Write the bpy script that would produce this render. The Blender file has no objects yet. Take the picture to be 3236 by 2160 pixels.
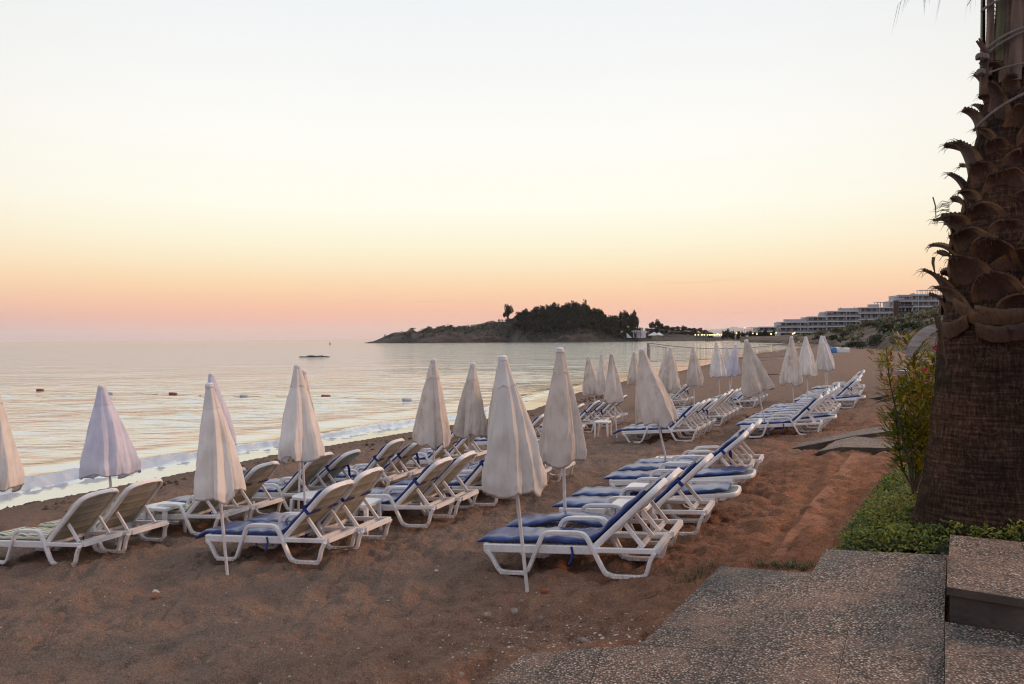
import bpy, bmesh, math, random
import numpy as np
from mathutils import Vector, Matrix, Euler

random.seed(7)
S = bpy.context.scene
COL = S.collection
PI = math.pi

# ------------------------------------------------------------------ camera
F_PX, CX, CY = 2427.0, 1618.0, 1080.0        # focal length and centre in photo pixels
CAM_Z = 2.4
PITCH = math.radians(-0.26)
ROLL = math.radians(0.43)
cp, sp_ = math.cos(PITCH), math.sin(PITCH)
FWD = Vector((0, cp, sp_))
UP0 = Vector((0, -sp_, cp))
R0 = Vector((1, 0, 0))
RIGHT = R0 * math.cos(ROLL) - UP0 * math.sin(ROLL)
UP = UP0 * math.cos(ROLL) + R0 * math.sin(ROLL)
EYE = Vector((0, 0, CAM_Z))


def ray(px, py):
    return (FWD + RIGHT * ((px - CX) / F_PX) + UP * ((CY - py) / F_PX))


def at_depth(px, py, y):
    r = ray(px, py)
    return EYE + r * (y / r.y)


# ------------------------------------------------------------------ terrain
SHORE = [(-38, -40), (-17.5, 1.5), (-10.5, 15.7), (-7.0, 23.05), (0.1, 34.4), (3.9, 47.8), (9.35, 62),
         (17, 77.8), (31, 112), (51, 158), (93.6, 236), (106, 295), (112, 335), (121, 346), (138, 352),
         (160, 400), (168, 460), (172, 520), (165, 640), (300, 800)]
_SA = np.array(SHORE[:-1], float)
_SB = np.array(SHORE[1:], float)


def shore_dist(P):
    """signed distance to the waterline, land positive. P: (n,2)"""
    P = np.asarray(P, float)
    best = np.full(len(P), 1e18)
    sgn = np.ones(len(P))
    for a, b in zip(_SA, _SB):
        d = b - a
        L2 = d @ d
        t = np.clip(((P - a) @ d) / L2, 0, 1)
        q = a + t[:, None] * d
        v = P - q
        dd = (v * v).sum(1)
        cr = d[0] * (P[:, 1] - a[1]) - d[1] * (P[:, 0] - a[0])
        m = dd < best - 1e-9
        best = np.where(m, dd, best)
        sgn = np.where(m, np.where(cr < 0, 1.0, -1.0), sgn)
    return np.sqrt(best) * sgn


WATER_Z = -1.0


def profile(d, y):
    z = np.where(d < 0, WATER_Z + 0.09 * d, WATER_Z + 0.07 * d)
    near = np.clip((60 - y) / 30, 0, 1)
    sl = 0.02 + 0.10 * near
    z = np.where(d > 14, WATER_Z + 0.98 + sl * (d - 14), z)
    z = z + 0.07 * near * np.clip((d - 15.35) / 0.12, 0, 1)          # the buried concrete edge
    z = np.minimum(z, 0.75)
    return np.maximum(z, -5.0)


def ground_many(P):
    P = np.asarray(P, float)
    return profile(shore_dist(P), P[:, 1])


def gz(x, y):
    return float(ground_many([(x, y)])[0])


def on_ground(px, py, above=0.0):
    """the point seen at a photo pixel that lies `above` metres over the ground"""
    r = ray(px, py)
    ts = np.concatenate([np.arange(2.5, 60, 0.05), np.arange(60, 700, 0.5)])
    X = EYE.x + r.x * ts
    Y = EYE.y + r.y * ts
    Z = EYE.z + r.z * ts
    g = np.maximum(ground_many(np.stack([X, Y], 1)), WATER_Z) + above
    k = np.nonzero(Z <= g)[0]
    i = int(k[0]) if len(k) else len(ts) - 1
    return Vector((X[i], Y[i], g[i]))


# value noise with numpy
_rng = np.random.RandomState(3)
_T = _rng.rand(256, 256)


def vnoise(x, y):
    x = np.asarray(x, float)
    y = np.asarray(y, float)
    xi = np.floor(x).astype(int)
    yi = np.floor(y).astype(int)
    fx = x - xi
    fy = y - yi
    fx = fx * fx * (3 - 2 * fx)
    fy = fy * fy * (3 - 2 * fy)
    a = _T[xi & 255, yi & 255]
    b = _T[(xi + 1) & 255, yi & 255]
    c = _T[xi & 255, (yi + 1) & 255]
    d = _T[(xi + 1) & 255, (yi + 1) & 255]
    return (a * (1 - fx) + b * fx) * (1 - fy) + (c * (1 - fx) + d * fx) * fy


# ------------------------------------------------------------------ materials
def lin(r, g, b):
    def f(c):
        c /= 255.0
        return c / 12.92 if c <= 0.04045 else ((c + 0.055) / 1.055) ** 2.4
    return (f(r), f(g), f(b), 1.0)


class NT:
    def __init__(self, name):
        self.m = bpy.data.materials.new(name)
        self.m.use_nodes = True
        self.t = self.m.node_tree
        self.n = self.t.nodes
        self.p = self.n['Principled BSDF']
        self.out = self.n['Material Output']

    def node(self, kind, **kw):
        nd = self.n.new(kind)
        for k, v in kw.items():
            setattr(nd, k, v)
        return nd

    def link(self, a, b):
        self.t.links.new(a, b)

    def coords(self, scale=(1, 1, 1), kind='Object'):
        tc = self.node('ShaderNodeTexCoord')
        mp = self.node('ShaderNodeMapping')
        mp.inputs['Scale'].default_value = scale
        self.link(tc.outputs[kind], mp.inputs['Vector'])
        return mp.outputs['Vector']

    def noise(self, vec, scale, detail=4, rough=0.55):
        nd = self.node('ShaderNodeTexNoise')
        nd.inputs['Scale'].default_value = scale
        nd.inputs['Detail'].default_value = detail
        nd.inputs['Roughness'].default_value = rough
        self.link(vec, nd.inputs['Vector'])
        return nd.outputs['Fac']

    def ramp(self, fac, stops):
        nd = self.node('ShaderNodeValToRGB')
        e = nd.color_ramp.elements
        while len(e) < len(stops):
            e.new(0.5)
        for el, (p, c) in zip(e, stops):
            el.position = p
            el.color = c if len(c) == 4 else (*c, 1)
        self.link(fac, nd.inputs['Fac'])
        return nd.outputs['Color']

    def mix(self, fac, a, b, blend='MIX'):
        nd = self.node('ShaderNodeMix', data_type='RGBA', blend_type=blend)
        for s, v in ((nd.inputs[0], fac), (nd.inputs[6], a), (nd.inputs[7], b)):
            if isinstance(v, (int, float)):
                s.default_value = v
            elif isinstance(v, tuple):
                s.default_value = v if len(v) == 4 else (*v, 1)
            else:
                self.link(v, s)
        return nd.outputs[2]

    def math(self, op, a, b=0.0):
        nd = self.node('ShaderNodeMath', operation=op)
        for s, v in ((nd.inputs[0], a), (nd.inputs[1], b)):
            if isinstance(v, (int, float)):
                s.default_value = v
            else:
                self.link(v, s)
        return nd.outputs[0]

    def bump(self, h, strength=0.3, dist=0.02, normal=None):
        nd = self.node('ShaderNodeBump')
        nd.inputs['Strength'].default_value = strength
        nd.inputs['Distance'].default_value = dist
        self.link(h, nd.inputs['Height'])
        if normal:
            self.link(normal, nd.inputs['Normal'])
        self.link(nd.outputs['Normal'], self.p.inputs['Normal'])
        return nd.outputs['Normal']

    def base(self, c):
        s = self.p.inputs['Base Color']
        if isinstance(c, tuple):
            s.default_value = c if len(c) == 4 else (*c, 1)
        else:
            self.link(c, s)

    def rough(self, r):
        s = self.p.inputs['Roughness']
        if isinstance(r, (int, float)):
            s.default_value = r
        else:
            self.link(r, s)


def simple(name, c1, c2, scale=6, rough=0.6, bump=0.0, bdist=0.01, bscale=None, kind='Object', lo=0.35, hi=0.65,
           stretch=(1, 1, 1), spec=None, trans=None):
    k = NT(name)
    v = k.coords(stretch, kind)
    f = k.noise(v, scale)
    k.base(k.ramp(f, [(lo, c1), (hi, c2)]))
    k.rough(rough)
    if bump:
        k.bump(k.noise(v, bscale or scale * 3), bump, bdist)
    if spec is not None:
        k.p.inputs['Specular IOR Level'].default_value = spec
    if trans:
        # thin sheet that lets some light through
        tl = k.node('ShaderNodeBsdfTranslucent')
        tl.inputs['Color'].default_value = (*trans[:3], 1)
        mx = k.node('ShaderNodeMixShader')
        mx.inputs[0].default_value = trans[3]
        k.link(k.p.outputs[0], mx.inputs[1])
        k.link(tl.outputs[0], mx.inputs[2])
        k.link(mx.outputs[0], k.out.inputs['Surface'])
    return k.m


M = {}


def plastic_mat():
    """white garden plastic, chalky and dirty towards the feet"""
    k = NT('white_plastic')
    v = k.coords((1, 1, 1))
    oi = k.node('ShaderNodeObjectInfo')
    off = k.node('ShaderNodeVectorMath', operation='ADD')
    k.link(v, off.inputs[0])
    k.link(oi.outputs['Location'], off.inputs[1])
    n1 = k.noise(off.outputs[0], 5, 4, .6)
    n2 = k.noise(off.outputs[0], 38, 4, .7)
    c = k.ramp(n1, [(.28, (.64, .62, .60)), (.5, (.79, .78, .77))])
    sp = k.node('ShaderNodeSeparateXYZ')
    k.link(v, sp.inputs[0])
    hgt = k.ramp(sp.outputs['Z'], [(0, (1, 1, 1)), (.16, (.35, .35, .35)), (.34, (.12, .12, .12))])
    d = k.math('MULTIPLY', hgt, k.ramp(n2, [(.36, (0, 0, 0)), (.64, (1, 1, 1))]))
    c = k.mix(k.math('MULTIPLY', d, .75), c, (.26, .19, .14))
    sc = k.ramp(k.noise(off.outputs[0], 90, 2, .5), [(.66, (0, 0, 0)), (.74, (1, 1, 1))])
    c = k.mix(k.math('MULTIPLY', sc, .25), c, (.30, .27, .24))
    k.base(c)
    k.rough(.42)
    k.bump(n2, .08, .004)
    return k.m


M['plastic'] = plastic_mat()
M['plastic_old'] = simple('aged_plastic', (.33, .31, .23), (.50, .48, .40), 4, .5, .05, .004, 40, trans=(.5, .46, .34, .2))
M['vinyl'] = simple('blue_vinyl', (.005, .024, .13), (.010, .038, .19), 6, .30, .14, .015, 16, spec=.55)
M['vinyl'].node_tree.nodes['Principled BSDF'].inputs['Coat Weight'].default_value = .25
M['vinyl'].node_tree.nodes['Principled BSDF'].inputs['Coat Roughness'].default_value = .18
M['vinyl'].node_tree.nodes['Principled BSDF'].inputs['Coat IOR'].default_value = 1.5
M['strap'] = simple('blue_strap', (.007, .024, .17), (.012, .036, .23), 9, .6, .2, .01, 30)


def canvas_mat(name, c1, c2, stain, amount):
    """sun-bleached canvas, rain streaks and brown stains of its own on every umbrella"""
    k = NT(name)
    oi = k.node('ShaderNodeObjectInfo')
    tc = k.node('ShaderNodeTexCoord')
    off = k.node('ShaderNodeVectorMath', operation='ADD')
    k.link(tc.outputs['Object'], off.inputs[0])
    k.link(oi.outputs['Location'], off.inputs[1])

    def vec(s):
        mp = k.node('ShaderNodeMapping')
        mp.inputs['Scale'].default_value = s
        k.link(off.outputs[0], mp.inputs['Vector'])
        return mp.outputs['Vector']
    c = k.ramp(k.noise(vec((1, 1, 1)), 3, 4, .6), [(.28, c1), (.58, c2)])
    blot = k.ramp(k.noise(vec((1, 1, .55)), 2.6, 5, .65), [(.54, (0, 0, 0)), (.70, (1, 1, 1))])
    streak = k.ramp(k.noise(vec((9, 9, .8)), 2.2, 3, .6), [(.55, (0, 0, 0)), (.75, (1, 1, 1))])
    f = k.math('MULTIPLY', k.math('ADD', k.math('MULTIPLY', blot, .8), k.math('MULTIPLY', streak, .35)), amount)
    c = k.mix(f, c, stain)
    tone = k.ramp(oi.outputs['Random'], [(0, (.86, .85, .84)), (1, (1.05, 1.04, 1.04))])
    c = k.mix(1.0, c, tone, 'MULTIPLY')
    k.base(c)
    k.rough(.92)
    k.bump(k.noise(vec((1, 1, .5)), 16, 4, .6), .22, .012)
    tl = k.node('ShaderNodeBsdfTranslucent')
    k.link(c, tl.inputs['Color'])
    mx = k.node('ShaderNodeMixShader')
    mx.inputs[0].default_value = .22
    k.link(k.p.outputs[0], mx.inputs[1])
    k.link(tl.outputs[0], mx.inputs[2])
    k.link(mx.outputs[0], k.out.inputs['Surface'])
    return k.m


M['canvas'] = canvas_mat('cream_canvas', (.69, .66, .60), (.84, .82, .77), (.40, .34, .27), .35)
M['canvas_warm'] = canvas_mat('warm_canvas', (.60, .53, .44), (.79, .73, .65), (.30, .20, .12), .75)
M['canvas_lilac'] = canvas_mat('lilac_canvas', (.64, .64, .74), (.75, .75, .84), (.45, .45, .52), .3)
M['pole'] = simple('white_pole', (.55, .54, .52), (.72, .71, .70), 9, .4)
M['orange'] = simple('orange_towel', (.75, .32, .06), (.8, .42, .12), 12, .9, .4, .01, 60)
M['bark'] = None


def green_stripe():
    k = NT('striped_green_vinyl')
    v = k.coords((1, 1, 1))
    w = k.node('ShaderNodeTexWave', wave_type='BANDS', bands_direction='Y')
    w.inputs['Scale'].default_value = 4.2
    w.inputs['Distortion'].default_value = 0.1
    k.link(v, w.inputs['Vector'])
    k.base(k.ramp(w.outputs['Fac'], [(.45, (.012, .045, .035)), (.52, (.50, .48, .34))]))
    k.rough(.35)
    return k.m


M['green'] = green_stripe()


# ------------------------------------------------------------------ mesh helper
class MB:
    def __init__(self):
        self.v = []
        self.f = []
        self.mi = []

    def add(self, vs, fs, mi=0):
        o = len(self.v)
        self.v += [tuple(p) for p in vs]
        self.f += [tuple(i + o for i in f) for f in fs]
        self.mi += [mi] * len(fs)

    def box(self, a, b, mi=0, xf=None):
        x0, y0, z0 = a
        x1, y1, z1 = b
        vs = [(x0, y0, z0), (x1, y0, z0), (x1, y1, z0), (x0, y1, z0), (x0, y0, z1), (x1, y0, z1), (x1, y1, z1), (x0, y1, z1)]
        if xf:
            vs = [xf @ Vector(p) for p in vs]
        self.add(vs, [(3, 2, 1, 0), (4, 5, 6, 7), (0, 1, 5, 4), (1, 2, 6, 5), (2, 3, 7, 6), (3, 0, 4, 7)], mi)

    def rings(self, rings, mi=0, closed=True, caps=True):
        n = len(rings[0])
        vs = [p for r in rings for p in r]
        fs = []
        for i in range(len(rings) - 1):
            for j in range(n if closed else n - 1):
                a = i * n + j
                b = i * n + (j + 1) % n
                fs.append((a, b, b + n, a + n))
        if caps and closed:
            fs.append(tuple(range(n))[::-1])
            fs.append(tuple((len(rings) - 1) * n + j for j in range(n)))
        self.add(vs, fs, mi)

    def tube(self, pts, r, n=8, mi=0, caps=True):
        pts = [Vector(p) for p in pts]
        rs = r if isinstance(r, (list, tuple)) else [r] * len(pts)
        rings = []
        for i, p in enumerate(pts):
            d = (pts[min(i + 1, len(pts) - 1)] - pts[max(i - 1, 0)]).normalized()
            a = Vector((0, 0, 1)) if abs(d.z) < .9 else Vector((1, 0, 0))
            u = d.cross(a).normalized()
            w = u.cross(d)
            rings.append([p + (u * math.cos(t) + w * math.sin(t)) * rs[i] for t in [2 * PI * k / n for k in range(n)]])
        self.rings(rings, mi, True, caps)

    def sweep_xz(self, path, hw, ht, y0, mi=0, ch=.3, sec=None):
        """bar of rounded section following a path in the local XZ plane, centred on y0"""
        if sec is None:
            a, b = hw, ht
            c = ch * min(a, b)
            sec = [(-a, -b + c), (-a + c, -b), (a - c, -b), (a, -b + c), (a, b - c), (a - c, b), (-a + c, b), (-a, b - c)]
        rings = []
        n = len(path)
        for i, (x, z) in enumerate(path):
            p = Vector((x, z))
            d0 = (p - Vector(path[i - 1])).normalized() if i else None
            d1 = (Vector(path[i + 1]) - p).normalized() if i < n - 1 else None
            if d0 is None:
                d0 = d1
            if d1 is None:
                d1 = d0
            t = (d0 + d1)
            t = t.normalized() if t.length > 1e-6 else d1
            nn = Vector((-t.y, t.x))
            k = 1 / max(.5, nn.dot(Vector((-d0.y, d0.x))))
            rings.append([(x + nn.x * s * k, y0 + y, z + nn.y * s * k) for (y, s) in sec])
        self.rings(rings, mi)

    def mesh(self, name, mats, smooth=40):
        me = bpy.data.meshes.new(name)
        me.from_pydata(self.v, [], self.f)
        for m in (mats if isinstance(mats, (list, tuple)) else [mats]):
            me.materials.append(m)
        if any(self.mi):
            me.polygons.foreach_set('material_index', self.mi)
        if smooth:
            me.polygons.foreach_set('use_smooth', [True] * len(me.polygons))
            me.set_sharp_from_angle(angle=math.radians(smooth))
        me.update()
        return me

    def build(self, name, mats, parent=None, smooth=40):
        o = bpy.data.objects.new(name, self.mesh(name, mats, smooth))
        COL.objects.link(o)
        if parent:
            o.parent = parent
        return o


def tag(o, label=None, cat=None, group=None, kind=None):
    if label:
        o['label'] = label
    if cat:
        o['category'] = cat
    if group:
        o['group'] = group
    if kind:
        o['kind'] = kind
    return o


def thing(name, loc=(0, 0, 0), rot=(0, 0, 0), label=None, cat=None, group=None):
    o = bpy.data.objects.new(name, None)
    o.empty_display_size = .2
    COL.objects.link(o)
    o.location = loc
    o.rotation_euler = rot
    return tag(o, label, cat, group)


def copy_tree(o, parent=None):
    c = o.copy()
    COL.objects.link(c)
    if parent:
        c.parent = parent
    for ch in [x for x in ALLCH.get(o.name, [])]:
        copy_tree(ch, c)
    return c


ALLCH = {}


def index_children(root):
    ALLCH[root.name] = list(root.children)
    for ch in root.children:
        index_children(ch)


def grid_mesh(name, X, Y, Z, mat, keep=None, attrs=None, kind='structure'):
    """(rows, cols) arrays -> one quad mesh, dropping quads that touch no kept vertex"""
    nr, nc = X.shape
    idx = np.arange(nr * nc).reshape(nr, nc)
    q = np.stack([idx[:-1, :-1], idx[:-1, 1:], idx[1:, 1:], idx[1:, :-1]], -1).reshape(-1, 4)
    co = np.stack([X, Y, Z], -1).reshape(-1, 3)
    if keep is not None:
        kf = keep.reshape(-1)[q].any(1)
        q = q[kf]
        used = np.zeros(len(co), bool)
        used[q.reshape(-1)] = True
        remap = np.cumsum(used) - 1
        q = remap[q]
        co = co[used]
        if attrs:
            attrs = {k: a.reshape(-1)[used] for k, a in attrs.items()}
    elif attrs:
        attrs = {k: a.reshape(-1) for k, a in attrs.items()}
    me = bpy.data.meshes.new(name)
    me.vertices.add(len(co))
    me.vertices.foreach_set('co', co.astype(np.float32).reshape(-1))
    me.loops.add(len(q) * 4)
    me.loops.foreach_set('vertex_index', q.reshape(-1).astype(np.int32))
    me.polygons.add(len(q))
    me.polygons.foreach_set('loop_start', (np.arange(len(q)) * 4).astype(np.int32))
    me.polygons.foreach_set('loop_total', np.full(len(q), 4, np.int32))
    me.update(calc_edges=True)
    me.polygons.foreach_set('use_smooth', np.ones(len(q), bool))
    for k, a in (attrs or {}).items():
        at = me.attributes.new(k, 'FLOAT', 'POINT')
        at.data.foreach_set('value', a.astype(np.float32))
    me.materials.append(mat)
    o = bpy.data.objects.new(name, me)
    COL.objects.link(o)
    o['kind'] = kind
    return o
# ------------------------------------------------------------------ sun lounger
LX = 1.87


def arc(cx, cz, r, a0, a1, n=5):
    return [(cx + r * math.cos(math.radians(a0 + (a1 - a0) * i / (n - 1))), cz + r * math.sin(math.radians(a0 + (a1 - a0) * i / (n - 1)))) for i in range(n)]


def smooth_path(pts, r=.05, n=4):
    """round the corners of a polyline"""
    out = [pts[0]]
    for i in range(1, len(pts) - 1):
        p = Vector(pts[i])
        a = (Vector(pts[i - 1]) - p)
        b = (Vector(pts[i + 1]) - p)
        ra = min(r, a.length * .45)
        rb = min(r, b.length * .45)
        A = p + a.normalized() * ra
        B = p + b.normalized() * rb
        for k in range(n + 1):
            t = k / n
            q = A * (1 - t) ** 2 + p * 2 * t * (1 - t) + B * t * t
            out.append((q.x, q.y))
    out.append(pts[-1])
    return out


def resample(path, n):
    P = [Vector(p) for p in path]
    L = [0]
    for a, b in zip(P, P[1:]):
        L.append(L[-1] + (b - a).length)
    out = []
    for i in range(n):
        t = L[-1] * i / (n - 1)
        k = 0
        while k < len(L) - 2 and L[k + 1] < t:
            k += 1
        u = (t - L[k]) / max(1e-9, L[k + 1] - L[k])
        q = P[k].lerp(P[k + 1], min(1, u))
        out.append((q.x, q.y))
    return out


LCACHE = {}
PIV = (1.22, .300)
BACK_L = .92


def frame_parts(root, angle):
    # rails and crossbars
    b = MB()
    for s in (-1, 1):
        y = s * .315
        b.sweep_xz([(0.0, .27), (1.25, .27)], .022, .042, y)
        b.sweep_xz([(1.25, .275), (LX, .275)], .022, .026, y)
    b.box((-.012, -.293, .238), (.030, .293, .312))
    b.box((LX - .03, -.293, .246), (LX + .025, .293, .300))
    b.box((1.66, -.293, .252), (1.70, .293, .290))
    b.box((1.18, -.293, .24), (1.22, .293, .285))
    x = .07
    while x < 1.15:
        b.box((x, -.293, .283), (x + .062, .293, .302))
        x += .083
    b.build('frame', M['plastic'], root)
    for s in (-1, 1):
        y = s * .338
        f = MB()
        f.sweep_xz(smooth_path([(.03, .245), (.085, .20), (.17, .032), (.24, .020), (.45, .020), (.50, .05)], .05), .024, .020, y)
        f.sweep_xz([(.185, .008), (.46, .008)], .026, .009, y)
        f.build('leg', M['plastic'], root)
        f = MB()
        f.sweep_xz(smooth_path([(1.33, .06), (1.40, .022), (1.48, .018), (1.72, .018), (1.765, .05), (1.805, .18), (LX - .01, .262)], .05), .024, .020, y)
        f.sweep_xz([(1.42, .008), (1.74, .008)], .026, .009, y)
        f.build('leg', M['plastic'], root)
        f = MB()
        f.sweep_xz(smooth_path([(.47, .032), (.505, .05), (.69, .425), (.76, .452), (1.10, .452), (1.165, .425), (1.33, .06), (1.37, .03)], .07, 5), .026, .021, y)
        f.build('armrest', M['plastic'], root)
    ca, sa = math.cos(angle), math.sin(angle)

    def P(u, y, h):         # point on the backrest: u along, h above its surface
        return (PIV[0] + u * ca - h * sa, y, PIV[1] + u * sa + h * ca)

    nu, nv = 44, 13
    W = .285

    def halfw(u):
        r = .17
        if u > BACK_L - r:
            q = (u - (BACK_L - r)) / r
            return W - .10 * (1 - math.sqrt(max(0, 1 - q * q)))
        return W

    m = MB()
    top, bot = [], []
    for i in range(nu):
        u = .02 + (BACK_L - .03) * i / (nu - 1)
        w = halfw(u)
        ribs = .010 * max(0, math.sin(u / BACK_L * 2 * PI * 5.5)) ** 6
        rt, rb = [], []
        for j in range(nv):
            v = -1 + 2 * j / (nv - 1)
            sag = -.030 * (1 - v * v) * (1 + .25 * math.sin(3 * u))
            rt.append(P(u, v * w, sag))
            rb.append(P(u + .035 * (1 - v * v), v * w, sag - .010 - ribs))
        top.append(rt)
        bot.append(rb)
    m.rings(top, 0, False)
    o = len(m.v)
    m.rings(bot, 0, False)
    for i in range(nu - 1):         # close the edges
        a, b2 = i * nv, (i + 1) * nv
        m.f += [(a, b2, o + b2, o + a), (o + a + nv - 1, o + b2 + nv - 1, b2 + nv - 1, a + nv - 1)]
        m.mi += [0, 0]
    e = (nu - 1) * nv
    for j in range(nv - 1):
        m.f += [(e + j, e + j + 1, o + e + j + 1, o + e + j), (j + 1, j, o + j, o + j + 1)]
        m.mi += [0, 0]
    back = m.build('backrest', M['plastic_old'], root, 50)
    # the white rim
    r = MB()
    path = []
    for i in range(18):
        u = BACK_L * .82 * i / 17
        path.append((u, -W))
    for i in range(1, 12):
        t = i / 12 * PI
        c = math.cos(t)
        path.append((BACK_L * .82 + .165 * math.sin(t) ** .55, -W * math.copysign(abs(c) ** .55, c)))
    for i in range(18):
        path.append((BACK_L * .82 * (17 - i) / 17, W))
    rings = []
    for i, (u, y) in enumerate(path):
        a = Vector(path[max(0, i - 1)])
        b2 = Vector(path[min(len(path) - 1, i + 1)])
        d = (b2 - a).normalized()
        n = Vector((d.y, -d.x))
        q = []
        for (s, h) in [(-.004, -.040), (.018, -.040), (.026, -.03), (.026, .012), (.018, .022), (-.004, .022), (-.012, .012), (-.012, -.03)]:
            q.append(P(u + n.x * s, y + n.y * s, h))
        rings.append(q)
    r.rings(rings)
    r.build('back_rim', M['plastic'], back, 40)
    for s in (-1, 1):
        f = MB()
        u0 = .40
        x0, _, z0 = P(u0, 0, -.05)
        if angle > .25:
            x1, z1 = 1.73, .290
        else:
            x1, z1 = x0 + .10, .27
        f.sweep_xz([(x0, z0), (x1, z1)], .013, .022, s * .235)
        f.build('support_strut', M['plastic'], root)


def cushion_parts(root, angle, over, seed, mat, strap, bunch=0.0):
    rnd = random.Random(seed)
    ca, sa = math.cos(angle), math.sin(angle)
    h = .033
    if over > .2:
        foot = [(-over, .235), (-over + .10, .29), (-.02, .34)]
    else:
        foot = [(-over, .318), (0, .338)]
    u_end = BACK_L * .88
    path = foot + [(.25, .335), (1.13, .334)]
    kx, kz = PIV[0] - h * 1.6 * sa, PIV[1] + h * 1.5 * ca
    for u in (.10, .45, u_end):
        path.append((kx + u * ca, kz + u * sa + .003))
    path = resample(smooth_path(path, .10, 5), 46)
    m = MB()
    sec0 = []
    hw = .265
    for t in range(20):
        a = 2 * PI * t / 20
        c, s = math.cos(a), math.sin(a)
        sec0.append((hw * math.copysign(abs(c) ** .30, c), h * math.copysign(abs(s) ** .75, s)))
    rings = []
    ph = rnd.random() * 9
    n = len(path)
    for i, (x, z) in enumerate(path):
        a = Vector(path[max(0, i - 1)])
        b = Vector(path[min(n - 1, i + 1)])
        d = (b - a).normalized()
        nn = Vector((-d.y, d.x))
        endf = min(1, min(i, n - 1 - i) / 2.2 + .35)
        ring = []
        for (y, s) in sec0:
            wr = .006 * math.sin(x * 31 + y * 9 + ph) + .005 * math.sin(x * 17 - y * 23 + ph * 2) + .004 * math.sin(y * 40 + ph)
            hump = bunch * math.exp(-((x - .62) / .33) ** 2) * (.55 + .45 * math.cos(y * 5 + .6)) if s > -1 else 0
            k = s * endf + (wr * endf if s > 0 else 0) + hump
            ring.append((x + nn.x * k, y * (1 - .03 * (1 - endf)), z + nn.y * k))
        rings.append(ring)
    m.rings(rings)
    c = m.build('cushion', mat, root, 60)
    if strap:
        b = MB()
        u = .50

        def P(u, y, hh):
            return (PIV[0] + u * ca - hh * sa, y, PIV[1] + u * sa + hh * ca)
        loop = [(-.318, -.045), (.318, -.045), (.318, .072), (-.318, .072)]
        rings = []
        for (y, hh) in loop + loop[:1]:
            rings.append([P(u - .022, y, hh), P(u + .022, y, hh), P(u + .022, y * .985, hh * .93), P(u - .022, y * .985, hh * .93)])
        b.rings(rings, caps=False)
        if strap > 1:           # a long loose end hanging from the knot
            x, _, z = P(u, 0, 0)
            pts = [(x, z + .02), (x + .03, z - .10), (x + .03, z - .24), (x + .055, z - .36)]
            b.sweep_xz(pts, .004, .025, .325)
        b.build('strap', M['strap'], c, 30)
    if seed % 3 != 1:           # the tie at the seat edge
        b = MB()
        pts = [(1.0, .31), (1.01, .24), (.985, .17), (.96, .10 + .03 * (seed % 2))]
        b.sweep_xz(pts, .004, .012, -.345)
        b.build('tie_ribbon', M['strap'], c, 30)


def lounger(key):
    """key = (colour, back angle in degrees, overhang of the cushion, strap, seed, bunch)"""
    if key in LCACHE:
        return copy_tree(LCACHE[key])
    col, ang, over, strap, seed, bunch = key
    root = thing('sun_lounger')
    a = math.radians(ang)
    frame_parts(root, a)
    if col:
        cushion_parts(root, a, over, seed, {'blue': M['vinyl'], 'green': M['green']}[col], strap, bunch)
    for o in root.children_recursive:        # put the base of the thing at its middle
        o.data.transform(Matrix.Translation((-LX / 2, 0, 0)))
    index_children(root)
    LCACHE[key] = root
    return root


def place_lounger(x, y, yaw, key, label, group, dz=0.0):
    """x, y: the near rear corner of the frame"""
    th = math.radians(yaw)
    ux = Vector((math.cos(th), -math.sin(th)))       # towards the head
    uy = Vector((math.sin(th), math.cos(th)))        # towards the far side
    c = Vector((x, y)) - ux * (LX / 2) + uy * .34
    o = lounger(key)
    A = c + ux * .62
    B = c - ux * .62
    za, zb = gz(*A), gz(*B)
    pitch = math.atan2(za - zb, 1.24)
    o.location = (c.x, c.y, (za + zb) / 2 + dz)
    o.rotation_euler = (0, -pitch, -th)
    tag(o, label, 'sun lounger', group)
    return o


ORD = ['first', 'second', 'third', 'fourth', 'fifth', 'sixth', 'seventh', 'eighth', 'ninth', 'tenth']
jit = random.Random(11)


def corner(px, py):
    p = on_ground(px, py, .28)
    return p.x, p.y


def row_pts(start, direction, ts):
    d = Vector(direction).normalized()
    return [(start[0] + d.x * t, start[1] + d.y * t) for t in ts]


def put_row(pts, keys, where, group, yaw=21, looks=None):
    for i, (p, k) in enumerate(zip(pts, keys)):
        colour = {'blue': 'blue cushion', 'green': 'green striped cushion', None: 'no cushion'}[k[0]]
        look = looks[i] if looks and looks[i] else ('%s, back laid flat' % colour if k[1] < 10 else '%s, back raised' % colour)
        place_lounger(p[0], p[1], yaw + jit.uniform(-1.6, 1.6), k, '%s lounger from camera in %s, %s' % (ORD[i], where, look), group)


B = 'blue'
G = 'green'
U1 = (B, 41, .12, 1, 0, 0)
U2 = (B, 41, .12, 0, 1, 0)
U3 = (B, 37, .12, 2, 2, 0)
U4 = (B, 44, .14, 1, 3, 0)
DR = (B, 41, .26, 0, 4, 0)
D1 = (B, 41, .26, 1, 5, 0)
FL = (B, 3, .12, 0, 6, 0)
G1 = (G, 41, .05, 0, 7, 0)
HUMP = (B, 41, .10, 0, 8, .085)
BARE = (None, 43, 0, 0, 0, 0)

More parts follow.
